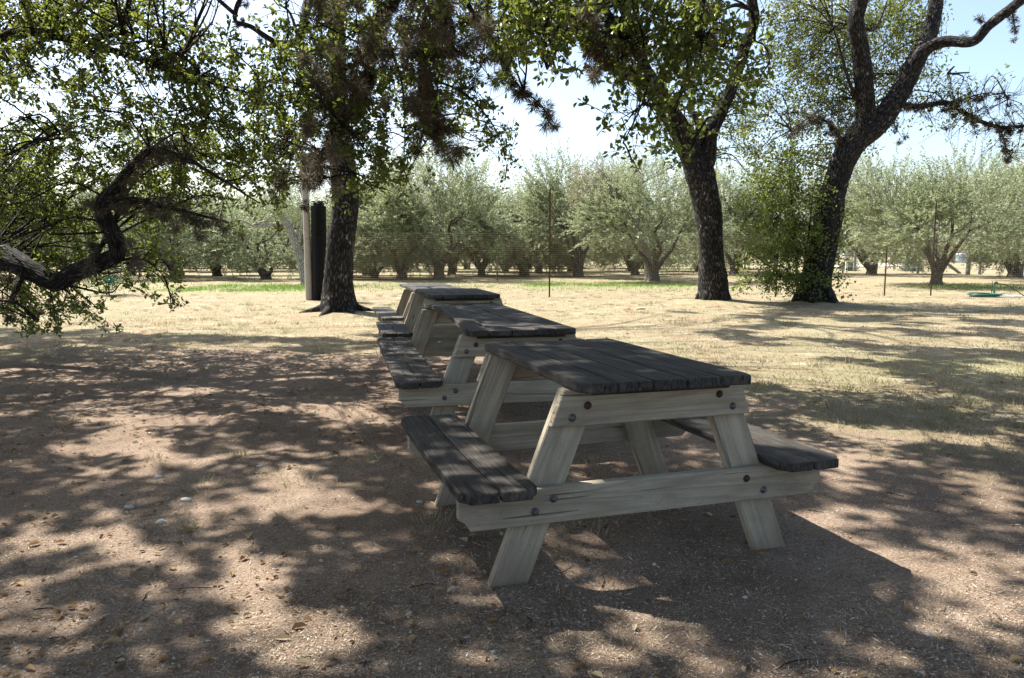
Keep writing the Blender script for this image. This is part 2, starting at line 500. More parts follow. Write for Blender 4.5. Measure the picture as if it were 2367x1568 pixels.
def ground_mat():
    t = NT('dry_ground')
    g = t.n('ShaderNodeTexCoord').outputs['Object']
    a = t.attr('cover', True)
    sep = t.n('ShaderNodeSeparateXYZ'); t.l(a, sep.inputs[0])
    big = t.noise(g, .9, 5, .6); mid = t.noise(g, 7, 6, .65); fin = t.noise(g, 60, 5, .7)
    gr = t.noise(t.scale(g, (1, 1, 1)), 160, 3, .7)
    vor = t.voro(g, 48)
    soil = t.ramp(mid, [(.25, (.135, .088, .060)), (.5, (.228, .158, .112)), (.75, (.325, .242, .176))])
    soil = t.mix(t.math('MULTIPLY', t.ramp(fin, [(.44, (0, 0, 0)), (.62, (1, 1, 1))]), .7), soil, (.36, .285, .215))
    soil = t.mix(t.math('MULTIPLY', t.ramp(t.noise(g, 95, 4, .7), [(.36, (1, 1, 1)), (.47, (0, 0, 0))]), .65), soil, (.060, .040, .028))
    soil = t.mix(t.math('MULTIPLY', t.ramp(big, [(.40, (1, 1, 1)), (.56, (0, 0, 0))]), .5), soil, (.10, .066, .044))
    soil = t.mix(t.math('MULTIPLY', t.ramp(gr, [(.57, (0, 0, 0)), (.64, (1, 1, 1))]), .7), soil, (.52, .45, .36))
    soil = t.mix(t.math('MULTIPLY', t.ramp(vor, [(.02, (1, 1, 1)), (.22, (0, 0, 0))]), .35), soil, (.08, .055, .04))
    straw = t.ramp(t.noise(g, 2.6, 6, .65), [(.28, (.17, .138, .085)), (.5, (.27, .227, .145)), (.75, (.365, .32, .225))])
    straw = t.mix(t.math('MULTIPLY', t.ramp(t.noise(t.scale(g, (1, .8, 1)), 38, 5, .7), [(.38, (1, 1, 1)), (.56, (0, 0, 0))]), .6), straw, (.16, .12, .065))
    straw = t.mix(t.math('MULTIPLY', t.ramp(t.noise(g, 1.7, 6, .7), [(.53, (0, 0, 0)), (.64, (1, 1, 1))]), .6), straw, (.44, .375, .27))
    straw = t.mix(t.math('MULTIPLY', t.ramp(big, [(.5, (0, 0, 0)), (.62, (1, 1, 1))]), .6), straw, (.27, .185, .12))
    straw = t.mix(t.math('MULTIPLY', t.ramp(t.noise(g, .55, 5, .6), [(.46, (0, 0, 0)), (.60, (1, 1, 1))]), .38), straw, (.20, .205, .11))
    c = t.mix(sep.outputs[0], straw, soil)
    c = t.mix(sep.outputs[1], c, t.ramp(mid, [(.3, (.10, .16, .035)), (.7, (.23, .27, .09))]))
    h = t.math('ADD', t.math('MULTIPLY', fin, .6), t.math('MULTIPLY', gr, .4))
    return t.end(t.pbr(c, .95, t.bump(h, .9, .02), .1))


gme = gm.mesh('ground', ground_mat(), True)
at_ = gme.attributes.new('cover', 'FLOAT_VECTOR', 'POINT')
sm = soil_mask(P[:, 0], P[:, 1]); gr_ = green_mask(P[:, 0], P[:, 1])
at_.data.foreach_set('vector', np.stack([sm, gr_, sm * 0], 1).astype(np.float32).ravel())
tag(link('ground', gme), 'dry ground of bare brown soil turning to straw coloured grass', kind='structure')
pm = MB()
pp = [gpt(1925, 615), gpt(2035, 610), gpt(2120, 611), gpt(2120, 616), gpt(2035, 617.5), gpt(1925, 619)]
pm.addpoly([(a, b, .06) for a, b in pp], [list(range(6))])
tag(pm.build('path', plain_mat('pale_gravel', (.62, .56, .47), .95, .1, 0, .12, 2), smooth=False), 'pale gravel path beyond the posts', kind='structure')

# ---------------------------------------------------------------- picnic tables
def board(mb, p0, p1, wdir, w, t, bow=0.0, sag=0.0, cut0=(0, 0), cut1=(0, 0), slant0=0, slant1=0, bev=.0045, seed=0, cutlen=.05, step=.09, twist=0.0):
    """a plank from p0 to p1; wdir is its width direction; cut* trims the (minus, plus) corners of each end"""
    p0 = np.asarray(p0, float); p1 = np.asarray(p1, float); L = np.linalg.norm(p1 - p0); D = (p1 - p0) / L
    Wd = np.asarray(wdir, float); Wd = Wd - D * (Wd @ D); Wd /= np.linalg.norm(Wd); N = np.cross(D, Wd)
    base = np.linspace(0, L, max(3, int(L / step)))
    s = np.unique(np.concatenate([[0, bev, cutlen * .5, cutlen], base[1:-1], [L - cutlen, L - cutlen * .5, L - bev, L]]).clip(0, L))
    rng = np.random.default_rng(seed + 100)
    rows = []; bcs = []
    hw, ht = w / 2, t / 2
    off = rng.random(3) * 40
    for k, q in enumerate(s):
        e = bev if (q == 0 or q == L) else 0
        lo, hi = -hw, hw
        def trim(c, d): return c * max(0, 1 - (d / cutlen) ** 2) if c > .012 else c * max(0, 1 - d / cutlen)
        lo += trim(cut0[0], q) + trim(cut1[0], L - q); hi -= trim(cut0[1], q) + trim(cut1[1], L - q)
        wob = (vnoise(q * 4 + off[0], off[1], 3) - .5) * .004
        b = bev
        prof = [(lo + b + e, -ht + e), (hi - b - e, -ht + e), (hi - e, -ht + b + e), (hi - e, ht - b - e), (hi - b - e, ht - e), (lo + b + e, ht - e), (lo + e, ht - b - e), (lo + e, -ht + b + e)]
        u = q / L * 2 - 1
        for (a_, c_) in prof:
            sl = (slant0 * (1 - q / L) + slant1 * (q / L)) * a_
            pt = p0 + D * (q + sl) + Wd * (a_ + bow * (1 - u * u) + wob) + N * (c_ + sag * (1 - u * u) + wob + twist * u * a_)
            rows.append(pt); bcs.append((q + off[0], a_ + off[1], c_ + off[2]))
    n = len(s); V = np.array(rows)
    i, j = np.meshgrid(np.arange(n - 1), np.arange(8), indexing='ij')
    Fq = np.stack([i * 8 + j, i * 8 + (j + 1) % 8, (i + 1) * 8 + (j + 1) % 8, (i + 1) * 8 + j], -1).reshape(-1, 4)
    polys = [list(f) for f in Fq] + [list(range(7, -1, -1)), list(range((n - 1) * 8, n * 8))]
    mb.addpoly(V, polys, bcs)


def bolt_mb(c, nrm, r=.009):
    mb = MB(); c = np.asarray(c, float); nrm = np.asarray(nrm, float)
    a = np.cross(nrm, [0, 0, 1.]); a /= np.linalg.norm(a); b = np.cross(nrm, a)
    prof = [(r * 1.75, 0), (r * 1.75, .002), (r * 1.05, .003), (r, .008), (r * .75, .0115), (r * .35, .013)]
    th = np.linspace(0, 2 * np.pi, 12, endpoint=False); V = []
    for (q, h) in prof:
        for t_ in th: V.append(c + nrm * h + (a * math.cos(t_) + b * math.sin(t_)) * q)
    n = len(prof); polys = []
    for i in range(n - 1):
        for j in range(12): polys.append([i * 12 + j, i * 12 + (j + 1) % 12, (i + 1) * 12 + (j + 1) % 12, (i + 1) * 12 + j])
    polys.append(list(range((n - 1) * 12, n * 12)))
    mb.addpoly(V, polys)
    return mb


def picnic_table(label, x, y, yaw, L, zt, zs, dz, seed, bo=.799, W=.719, ov=.159, warp=(0, 0), brace=True, ov2=None):
    t = thing('picnic_table', label, 'picnic table', (x, y, dz), yaw, 'weathered wooden picnic tables standing end to end')
    T = .038; rng = random.Random(seed)
    mb = MB(); nb = 5; pw = W / nb
    for k in range(nb):
        c = -W / 2 + pw * (k + .5)
        jit = rng.uniform(-.006, .006)
        cut = (.034 if k == 0 else .0005, .010 if k == nb - 1 else .0005)
        sg = warp[0] if k == 0 else rng.uniform(-.003, .003)
        # width direction +x, length +y -> normal is down, so cuts read (minus x, plus x)
        board(mb, (c, jit, zt - T / 2), (c, L + rng.uniform(-.006, .006), zt - T / 2 + rng.uniform(-.002, .002)), (1, 0, 0), pw - .005, T, sag=-sg, bow=warp[1] if k == 0 else rng.uniform(-.001, .001),
              cut0=cut, cut1=cut, seed=seed * 50 + k, twist=rng.uniform(-.01, .01))
    mb.build('tabletop', M['top'], t, False)
    for sgn in (-1, 1):
        mb = MB()
        for k in range(2):
            c = sgn * (bo - .0725 - k * .1465)
            outer = k == 0
            cm, cpz = (.03 if (outer and sgn < 0) or (not outer and sgn > 0) else .001), (.03 if (outer and sgn > 0) or (not outer and sgn < 0) else .004)
            board(mb, (c, rng.uniform(-.008, .008), zs - T / 2), (c, L + rng.uniform(-.01, .01), zs - T / 2), (1, 0, 0), .1435, T, sag=-.012 * (sgn < 0) * (1 - k * .4) * (-1),
                  cut0=(cm, cpz), cut1=(cm, cpz), seed=seed * 50 + 10 + k + sgn * 3, twist=rng.uniform(-.012, .012))
        mb.build('bench_seat', M['top'], t, False)
    ov2 = ov if ov2 is None else ov2
    zs_b = zs - T          # underside of seats, top of the seat support
    for end in (0, 1):
        yl = ov + T / 2 if end == 0 else L - ov2 - T / 2     # middle of the legs
        yo = ov - T / 2 - .002 if end == 0 else L - ov2 + T / 2 + .002     # middle of the outer cross pieces
        nrm = (0, -1, 0) if end == 0 else (0, 1, 0)
        for sgn in (-1, 1):
            mb = MB()
            zt_l = zt - T - .004
            xx = lambda z: sgn * (.578 - .386 * z)
            board(mb, (xx(-.12), yl, -.12), (xx(zt_l), yl, zt_l), (1, 0, 0), .146, T, slant0=-sgn * .36, slant1=-sgn * .36, seed=seed * 50 + 20 + end * 2 + sgn, bev=.004)
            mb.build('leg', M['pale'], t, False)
        mb = MB()
        hw = bo - .02
        zc = zs_b - .07 - .001
        board(mb, (-hw, yo, zc), (hw, yo, zc), (0, 0, 1), .138, T, cut0=(.045, .002), cut1=(.05 if end == 0 else .03, .002), seed=seed * 50 + 30 + end, bev=.004, cutlen=.045)
        sup = mb.build('seat_support', M['pale'], t, False)
        mb = MB()
        za = zt - T - .07 - .002
        hb = .402
        board(mb, (-hb, yo, za), (hb, yo, za), (0, 0, 1), .138, T, slant0=.36, slant1=-.36, seed=seed * 50 + 40 + end, bev=.004)
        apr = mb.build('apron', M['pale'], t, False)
        yf = yo - T / 2 if end == 0 else yo + T / 2
        for (bx, bz, kk) in ((-.416, zs_b - .046, 0), (-.489, zs_b - .089, 0), (.419, zs_b - .046, 1), (.502, zs_b - .100, 0)):
            bolt_mb((bx, yf, bz), nrm).build('bolt', M['rustbolt' if kk else 'bolt'], sup)
        for (bx, bz, kk) in ((-.345, za - .035, 0), (-.283, za + .008, 1), (.343, za - .032, 0), (.28, za + .02, 1)):
            bolt_mb((bx, yf, bz), nrm).build('bolt', M['rustbolt' if kk else 'bolt'], apr)
    mb = MB()
    board(mb, (-.28, ov - .062, zt - T - .011), (.30, ov - .062, zt - T - .011), (0, 1, 0), .04, .02, seed=seed * 50 + 60, bev=.003)
    mb.build('cleat', M['top'], t)
    if brace:
        mb = MB()
        board(mb, (.0, L - ov - .03, zs_b - .06), (.0, L * .5, zt - T - .004), (0, .8, .6), .088, .04, seed=seed * 50 + 61, bev=.003)
        mb.build('brace', M['pale'], t, False)
    return t


picnic_table('short grey picnic table in front with dark plank top and bolted pale frame', .5876, 2.7397, .3056, 1.323, .7804, .4177, 0, 1)
picnic_table('long picnic table with sagging edge plank directly behind the front table', .072, 4.74, .222, 2.60, .762, .450, 0, 2, warp=(.045, .004))
picnic_table('third picnic table in the row with sun spots on its top', -.454, 7.317, .221, 1.342, .78, .418, .0625, 3, brace=False)
picnic_table('picnic table at the far end of the row with silvery bleached top', -.96, 10.261, .244, 2.2, .75, .38, 0, 4, brace=False, ov2=1.0)

# ---------------------------------------------------------------- sun patches wanted on the ground (a gap in the leaves above each)
PATCH = []
for (px, py, rx, ry) in [(264, 1052, 211, 26), (660, 1099, 132, 32), (782, 1157, 106, 26), (460, 1178, 69, 26), (227, 1221, 69, 21), (69, 1279, 80, 21), (227, 1289, 80, 21),
                         (475, 1326, 106, 32), (729, 1400, 106, 42), (370, 972, 132, 11), (766, 951, 132, 21), (870, 1265, 130, 25), (423, 1506, 260, 32), (60, 1440, 90, 30),
                         (1423, 1486, 128, 24), (1940, 1220, 120, 30), (2063, 1259, 60, 25), (2235, 1304, 98, 15), (2260, 1254, 74, 30), (1876, 1520, 64, 20),
                         (2053, 1446, 74, 20), (2186, 1520, 64, 30), (2309, 1446, 64, 25), (2235, 1387, 50, 12), (1863, 978, 62, 12), (1987, 999, 83, 17), (2132, 1007, 90, 14),
                         (2256, 1020, 80, 15), (2277, 1123, 83, 33), (2298, 1181, 60, 25), (1960, 1120, 90, 20), (2100, 1080, 60, 16), (120, 850, 110, 10), (560, 800, 120, 8), (420, 905, 90, 9), (700, 870, 80, 9)]:
    a = gpt(px, py); b = gpt(px + rx, py); c0 = gpt(px, py - ry); c1 = gpt(px, py + ry)
    PATCH.append((a[0], (c0[1] + c1[1]) / 2, b[0] - a[0], (c0[1] - c1[1]) / 2))
for (px, py, z, rx, ry) in [(967, 989, .42, .10, .16), (1086, 1020, .42, .08, .10), (1035, 1060, .42, .07, .10), (1177, 1096, .42, .10, .08), (1746, 994, .42, .09, .18), (1822, 1030, .42, .10, .12),
                            (1157, 801, .78, .10, .10), (1218, 804, .78, .10, .12), (1390, 847, .78, .14, .07), (1467, 867, .78, .10, .06), (1580, 845, .78, .08, .12),
                            (1021, 742, .76, .12, .12), (1068, 756, .76, .14, .12), (1150, 735, .76, .1, .16), (1221, 751, .76, .12, .10), (1115, 706, .76, .16, .22), (1000, 708, .76, .12, .2),
                            (903, 794, .45, .12, .16), (945, 841, .45, .12, .12), (997, 864, .45, .10, .12), (1021, 669, .8, .4, .4), (1080, 672, .8, .3, .3), (915, 754, .45, .4, .6), (925, 770, .45, .3, .4), (905, 725, .45, .4, .7), (980, 660, .75, .5, 1.0)]:
    q = at(px, py, 1.0); q = q - [0, 0, CAMH]; q = q * ((z - CAMH) / q[2])
    PATCH.append((q[0] + SHX * z, q[1] + SHY * z, rx * .95, ry * .95))
PATCH = np.array(PATCH)


def shadow_of(P):
    return P[..., 0] + SHX * P[..., 2], P[..., 1] + SHY * P[..., 2]


def in_patch(x, y, grow=.10):
    d = ((x[..., None] - PATCH[:, 0]) / (PATCH[:, 2] + grow)) ** 2 + ((y[..., None] - PATCH[:, 1]) / (PATCH[:, 3] + grow)) ** 2
    return (d < 1).any(-1)


# ---------------------------------------------------------------- oaks: leaf sprays, branches, moss
def sprays(mb, tw, C, T, nl, ln, wd, spread, lenf=.28, stem=True):
    """leafy twig ends: centre C, direction T"""
    k = len(C)
    T = unit(T)
    n = k * nl
    idx = np.repeat(np.arange(k), nl)
    t = R.random(n) * 2 - 1
    rnd = unit(R.normal(size=(n, 3)))
    side = unit(rnd - T[idx] * (rnd * T[idx]).sum(1, keepdims=True))
    pos = C[idx] + T[idx] * (t * lenf * .5)[:, None] + side * (R.random(n) ** .7 * spread)[:, None]
    D = unit(T[idx] * .55 + side * .9 + R.normal(size=(n, 3)) * .25)
    N = unit(np.array([0, 0, .55]) + R.normal(size=(n, 3)))
    tint = np.clip(np.repeat(R.random(k), nl) * .5 + R.random(n) * .5 + (R.random(n) < .012) * .6, 0, 1)
    leaves(mb, pos, D, N, ln * (.7 + .6 * R.random(n)), wd * (.75 + .5 * R.random(n)), tint=tint)
    if stem:
        for q in range(k):
            a = C[q] - T[q] * lenf * .6; b = C[q] + T[q] * lenf * .5
            twig(tw, [a, C[q] + R.normal(size=3) * .012, b], .0045, .0018)


def connect(tw, limbs, C, cell=.8, r=(.012, .006), maxd=3.5):
    """branches from the nearest limb to each knot of sprays, then a twig to every spray"""
    if not len(C): return
    node = np.vstack([smooth_path(p, [1] * len(p), .15)[0] for p in limbs])
    key = np.floor(C / cell).astype(int)
    groups = {}
    for q, k in enumerate(map(tuple, key)): groups.setdefault(k, []).append(q)
    for k, ids in groups.items():
        g = C[ids].mean(0)
        d = np.linalg.norm(node - g, axis=1)
        s = node[d.argmin()]; dm = d.min()
        if dm > maxd: continue
        m1 = s + (g - s) * .35 + np.array([0, 0, .10 * dm]) + R.normal(size=3) * .06 * dm
        m2 = s + (g - s) * .7 + np.array([0, 0, .08 * dm]) + R.normal(size=3) * .05 * dm
        path, _ = smooth_path([s, m1, m2, g], [1] * 4, .12)
        twig(tw, path, r[0] + .004 * dm, r[1])
        for q in ids:
            st = path[int(len(path) * R.uniform(.45, 1) - .001)]
            e = C[q]
            twig(tw, [st, (st + e) / 2 + R.normal(size=3) * .04, e], .005, .0025)


def grid_sprays(rows, r0, c0, depth, per, droop=.3, tries=5, avoid=True):
    """spray centres from a table of how leafy each 59-pixel patch of view is; real distances drawn from depth"""
    out = []
    for ri, row in enumerate(rows):
        for ci, ch in enumerate(row):
            d = int(ch) if ch.isdigit() else 0
            if not d: continue
            n = -math.log(1 - min(d, 9.3) / 10 + .02) * per * 1.75
            n = int(n) + (R.random() < n % 1)
            for _ in range(n):
                px = (c0 + ci + R.uniform(-.12, 1.12)) * 59.17; py = (r0 + ri + R.uniform(-.12, 1.12)) * 59.17
                for tr in range(tries):
                    p = at(px, py, R.uniform(*depth) if not callable(depth[0]) else R.uniform(depth[0](px, py), depth[1](px, py)))
                    sx, sy = shadow_of(p)
                    if not avoid or not in_patch(np.array(sx), np.array(sy), .05): break
                if p[2] > .25: out.append(p)
    return np.array(out)


def moss_balls(mb, C, rr, n=70, droop=.7, wd=.0055):
    C = np.asarray(C, float); rr = np.broadcast_to(rr, len(C))
    idx = np.repeat(np.arange(len(C)), n); k = len(idx)
    D = unit(R.normal(size=(k, 3)) + np.array([0, 0, -droop]))
    r = rr[idx]
    P = C[idx] + D * (r * R.random(k) * .45)[:, None] * np.array([.8, .8, 1.35])
    W = R.normal(size=(k, 3))
    ln = r * R.uniform(.45, 1.05, k)
    tint = np.clip(np.repeat(R.random(len(C)), n) * .45 + R.random(k) * .55, 0, 1)
    blades(mb, P, unit(D + R.normal(size=(k, 3)) * .45), W, ln, wd * R.uniform(.7, 1.5, k), tint)


def moss_along(limbs, step, jit, rr):
    C = []; r = []
    for p in limbs:
        q, _ = smooth_path(p, [1] * len(p), step)
        C.append(q + R.normal(size=q.shape) * jit - np.array([0, 0, jit * .7])); r.append(R.uniform(rr[0], rr[1], len(q)))
    return np.vstack(C), np.concatenate(r)


def V3(path):
    return np.array([at(*p) for p in path])


def roots(mb, x, y, r, n, ln, seed):
    rng = random.Random(seed)
    for k in range(n):
        a = 2 * math.pi * (k + rng.uniform(-.3, .3)) / n
        l = ln * rng.uniform(.6, 1.3)
        pts = [(x + math.cos(a) * r * .5, y + math.sin(a) * r * .5, .34), (x + math.cos(a) * r * .95, y + math.sin(a) * r * .95, .09)]
        b = a + rng.uniform(-.4, .4)
        pts.append((pts[1][0] + math.cos(b) * l * .45, pts[1][1] + math.sin(b) * l * .45, .0)); pts.append((pts[2][0] + math.cos(b) * l * .6, pts[2][1] + math.sin(b) * l * .6, -.12))
        pts = [(p[0], p[1], p[2] + float(gz(p[0], p[1])) * .8) for p in pts]
        tube(mb, pts, [r * .36, r * .27, r * .14, r * .05], 12, .06, .006, seed + k)


# ---- where the boughs in view carry leaves
Y2 = TREE2[1]; k2 = Y2 / FD
Y3 = TREE3[1]; k3 = Y3 / FD
G0 = ['8998885000', '8888888741', '8436458876', '6267424877', '3377678884', '7874588998', '8937788888', '8787667756', '8888476411', '8875273000', '3663145000', '7774014000', '6664100000']
c0 = np.vstack([grid_sprays(G0[:5], 0, 0, (7.0, 9.4), 7.0), grid_sprays(G0[5:], 5, 0, (8.35, 10.8), 9.3)])
c0b = grid_sprays(['888877777777', '998888888877'], -2, -2, (6.6, 9.6), 2.2)
c0c = grid_sprays(['87', '87', '78', '77', '77', '88', '88', '88', '88', '88', '45', '67', '66'], 0, -2, (6.6, 9.6), 2.5)
G1 = ['23656366667', '16666556645', '58666654422', '78657535411', '78567336511', '77365343253', '76227500023', '51033210000', '20000000000']
G1 = [r[:10] for r in G1]
c1 = grid_sprays(G1, 0, 10, (8.0, 10.5), 11.5)
c1r = grid_sprays(['7', '6', '4', '1'], 0, 19.4, (7, 8), 8)
c1b = grid_sprays(['6666666666'], -1.2, 10, (8, 11), 7)
G5 = ['8867777631', '6775677741', '2334566633', '0001456520', '0002050400', '0000252000', '0000201000']
c5 = grid_sprays(G5, 0, 20, (6.2, 8.2), 9)
c5b = grid_sprays(['666666665'], -1.2, 20, (6, 8), 5)
c5c = grid_sprays(['1', '3', '3'], 1, 29.2, (6.5, 7), 5)
c2 = grid_sprays(['00003210', '00024310', '00233420', '00233444', '00003345', '00000024', '00000023'], 0, 22, (Y2 + .25, Y2 + 2.2), 15, avoid=False)
c2s = grid_sprays(['2', '3', '3', '2'], 3, 28, (Y2 + .1, Y2 + 1.0), 12, avoid=False)
c3 = grid_sprays(['677577300', '677567200', '577665300', '56766422', '45662122', '34520000', '35300000'], 0, 30, (Y3 + .25, Y3 + 2.6), 21, avoid=False)
c3b = grid_sprays(['777676'], -1.1, 30, (Y3 - 1.6, Y3 + 1.8), 6, avoid=False)
c3c = grid_sprays(['1', '1', '2', '4', '4', '3'], 1, 29, (Y3 - 1, Y3 + 1), 13, avoid=False)
c3d = grid_sprays(['12210', '01222', '00012'], 3, 35.6, (Y3 - 1, Y3), 5, avoid=False)
SEEN = np.concatenate([c0, c0b, c0c, c1, c1b, c1r, c5, c5b, c5c])
SX, SY = shadow_of(SEEN)
SH, _, _ = np.histogram2d(SX, SY, bins=[np.arange(-12, 12.01, .4), np.arange(-6, 20.01, .4)])


# ---- canopy over the clearing, out of the picture above: jittered grid in shadow space
def overhead():
    out = []
    g = .34
    for a in np.arange(-8.5, 9.5, g):
        for b in np.arange(-3.5, 18.5, g):
            x = a + R.uniform(-.5, .5) * g; y = b + R.uniform(-.5, .5) * g
            dens = .80
            if y < 5.2: dens = .95
            if x < 0 and y > 4.5: dens = .92
            if abs(x - 1.0) < 1.1 and y < 3.7: dens = 1.6
            if x > 2.5 and y > 5: dens = .5
            lim = np.interp(x, [-8, -3, -1, 0, 1.5, 2.5, 5, 9], [11.8, 11.2, 10.2, 8.5, 7.4, 8.4, 10.5, 14.5])
            if y > lim:
                if x > 3.2 and 10 < y < 17.2: dens = .34
                elif y < lim + 1.2: dens = .25
                else: continue
            n = .62 * fbm(np.array(x * .9 + 7), np.array(y * .75 + 3), 61, 3) + .38 * float(vnoise(np.array(x * 2.3), np.array(y * 1.9), 62))
            thr = .5 + (dens - .5) * .55
            if -7.2 < x < -4.6 and 7.2 < y < 9.6: thr = 2
            if n > thr: continue
            have = SH[min(59, max(0, int((x + 12) / .4))), min(64, max(0, int((y + 6) / .4)))]
            if R.random() < min(.85, have / 13): continue
            if -7.2 < x < -4.6 and 7.2 < y < 9.6: pass
            if -4.6 < x < -1.3 and 7.4 < y < 9.9 and R.random() < .8: continue
            hmin = (1.75 + .34 * max(y, 0)) / .85
            out.append((x, y, max(hmin, 4.8) + R.random() * 3.0))
    o = np.array(out)
    keep = ~in_patch(o[:, 0], o[:, 1], .05)
    # the table tops keep a few spots of sun only
    o = o[keep]
    return np.stack([o[:, 0] - SHX * o[:, 2], o[:, 1] - SHY * o[:, 2], o[:, 2]], 1)


OV = overhead()
px_, py_, fw_ = project(OV)
OV = OV[(fw_ < .3) | (py_ < -70) | (px_ < -200) | (px_ > 2600)]
own = np.where(OV[:, 1] > 15.5, np.where(OV[:, 0] > 5.2, 3, np.where(OV[:, 0] > .5, 2, 1)),
               np.where(OV[:, 0] < -3.2, 0, np.where((OV[:, 1] > 9.5) & (OV[:, 0] < 1), 1, np.where((OV[:, 1] > 10.5), 2, 5))))


def upper(root, mbl, tw, lead, q, nl=105, ln=.125, wd=.072):
    C = OV[own == q]
    if not len(C): return
    sprays(mbl, tw, C, R.normal(size=(len(C), 3)) + np.array([0, 0, -.2]), nl, ln, wd, .23, .36, stem=False)
    connect(tw, lead, C, 2.0, (.010, .008), 9)


def oak(label, base, trunk, limbs, leafC, mat, mossC=None, nl=13, ln=.060, wd=.036, spread=.075, cell=.7, q=None, lead=None, rootspec=None, bark=.012, seg=40, tdir=(0, 0, -.35), lenf=.26, twr=(.010, .005), upmat=None, mossn=190, mossw=.0065, bare=()):
    t = thing('oak_tree', label, 'tree', (base[0], base[1], 0))
    o = (base[0], base[1], 0)
    mb = MB(True)
    for k, (p, r) in enumerate(trunk): tube(mb, p, r, seg, .05, bark if max(r) > .36 or k == 0 else bark * .45, 3 + k)
    if rootspec: roots(mb, base[0], base[1], *rootspec)
    mb.build('trunk', M['oakbark'], t, origin=o)
    tw = MB(); lf = MB()
    for k, (p, r) in enumerate(limbs): tube(tw, p, r, 10, .06, .004, 20 + k)
    paths = [p for p, _ in limbs] + [p for p, _ in trunk]
    for (p, cnt, l_) in bare:
        qp, _ = smooth_path(p, [1] * len(p), .1)
        for _k in range(cnt):
            s0 = qp[int(R.random() * len(qp))]; d = unit(R.normal(size=3) + np.array([.35, 0, .25])) * l_ * R.uniform(.4, 1.1)
            e = s0 + d * .5 + R.normal(size=3) * .04
            twig(tw, [s0, e, s0 + d + R.normal(size=3) * .05], .011, .004)
            for _j in range(3): twig(tw, [e, e + d * .3 + R.normal(size=3) * .10, e + d * .5 + R.normal(size=3) * .16], .006, .003)
    T = R.normal(size=(len(leafC), 3)) * .8 + np.array(tdir)
    sprays(lf, tw, leafC, T, nl, ln, wd, spread, lenf)
    connect(tw, paths, leafC, cell, twr)
    if q is not None: upper(t, lf, tw, paths + (lead or []), q)
    tw.build('branches', M['branchbark'], t, origin=o)
    lf.build('foliage', mat, t, smooth=False, origin=o)
    if mossC is not None:
        ms = MB(); moss_balls(ms, mossC[0], mossC[1], mossn, wd=mossw)
        tag(ms.build('ball_moss', M['moss'], t, smooth=False, origin=o), kind='stuff')
    return t


# ---------------- oak with the low limb, trunk beyond the left edge
b0 = (-9.2, 7.6)
low = V3([(-160, 560, 9.0), (-60, 575, 8.9), (0, 592, 8.8), (60, 618, 8.6), (118, 648, 8.5), (140, 652, 8.45), (175, 630, 8.4), (240, 606, 8.3), (270, 588, 8.2), (268, 553, 8.1), (250, 520, 8.1), (236, 488, 8.1), (243, 458, 8.0), (272, 428, 8.0), (302, 388, 7.9), (345, 345, 7.9)])
low = np.vstack([[(-9.1, 7.7, 1.2), (-8.0, 8.2, 1.25)], low])
lowr = [.32, .26, .20, .17, .155, .118, .102, .10, .10, .09, .088, .088, .078, .07, .064, .056, .046, .034]
up0 = np.vstack([[(-9.2, 7.6, 3.0), (-7.2, 7.8, 3.9)], V3([(-120, 95, 8), (0, 82, 8), (80, 76, 8), (180, 96, 8), (260, 117, 8), (380, 156, 8), (450, 182, 8), (600, 222, 8)])])
fork0 = [(V3([(243, 458, 8), (330, 466, 7.9), (430, 490, 7.8), (530, 515, 7.8)]), [.04, .03, .02, .008]), (V3([(345, 345, 7.9), (420, 362, 7.8), (520, 420, 7.7), (600, 470, 7.7)]), [.034, .025, .015, .006]),
         (V3([(222, 600, 8.3), (232, 570, 8.3), (258, 545, 8.2), (262, 520, 8.2)]), [.03, .028, .026, .02]), (V3([(200, 98, 8), (280, 77, 7.9), (340, 95, 7.8), (420, 130, 7.8)]), [.03, .022, .015, .006]),
         (V3([(60, 618, 8.6), (30, 700, 8.2), (90, 740, 8)]), [.05, .02, .006]), (V3([(-30, 420, 8), (0, 370, 8), (60, 340, 8), (140, 310, 7.9), (200, 330, 7.9)]), [.02, .017, .014, .01, .004]),
         (V3([(240, 606, 8.3), (330, 600, 8.2), (380, 640, 8.2)]), [.02, .012, .004])]
trunk0 = [(np.array([(-9.3, 7.5, -.1), (-9.25, 7.5, .5), (-9.1, 7.6, 1.5), (-9.2, 7.6, 3.0), (-9.0, 7.2, 4.6), (-8.2, 6.6, 6.6)]), [.62, .5, .45, .38, .28, .12]), (low, lowr),
          (np.array([(-9.1, 7.6, 2.4), (-8.0, 6.4, 4.4), (-6.2, 5.0, 5.6), (-4.2, 3.6, 6.2)]), [.24, .18, .12, .05]), (np.array([(-9.1, 7.6, 2.8), (-7.5, 9.0, 5.0), (-5.5, 10.5, 6.2), (-3.8, 11.2, 6.8)]), [.22, .16, .1, .04])]
m0 = moss_along([low[-7:], fork0[0][0], fork0[1][0][:2]], .10, .035, (.06, .12))
m0b = V3([(225, 475, 8), (210, 465, 8), (300, 555, 8), (315, 590, 8), (318, 610, 8), (215, 610, 8.2), (205, 625, 8.2), (400, 470, 7.8), (405, 520, 7.8), (455, 510, 7.8), (460, 540, 7.8), (390, 150, 7.9), (395, 165, 7.9), (375, 335, 7.9), (400, 330, 7.9), (435, 350, 7.8), (20, 640, 8), (22, 690, 8), (22, 730, 8), (215, 560, 8.2), (215, 580, 8.2)])
m0 = (np.vstack([m0[0], m0b]), np.concatenate([m0[1], np.full(len(m0b), .10)]))
oak('spreading live oak with a low crooked limb reaching in from the left edge', b0, trunk0, [(up0, [.1, .08, .055, .045, .042, .038, .034, .024, .018, .008])] + fork0, np.vstack([c0, c0b, c0c]), M['oakleaf'], m0, nl=13, ln=.054, wd=.031, spread=.025, lenf=.22, q=0, seg=44, rootspec=(.5, 6, 1.0, 5))

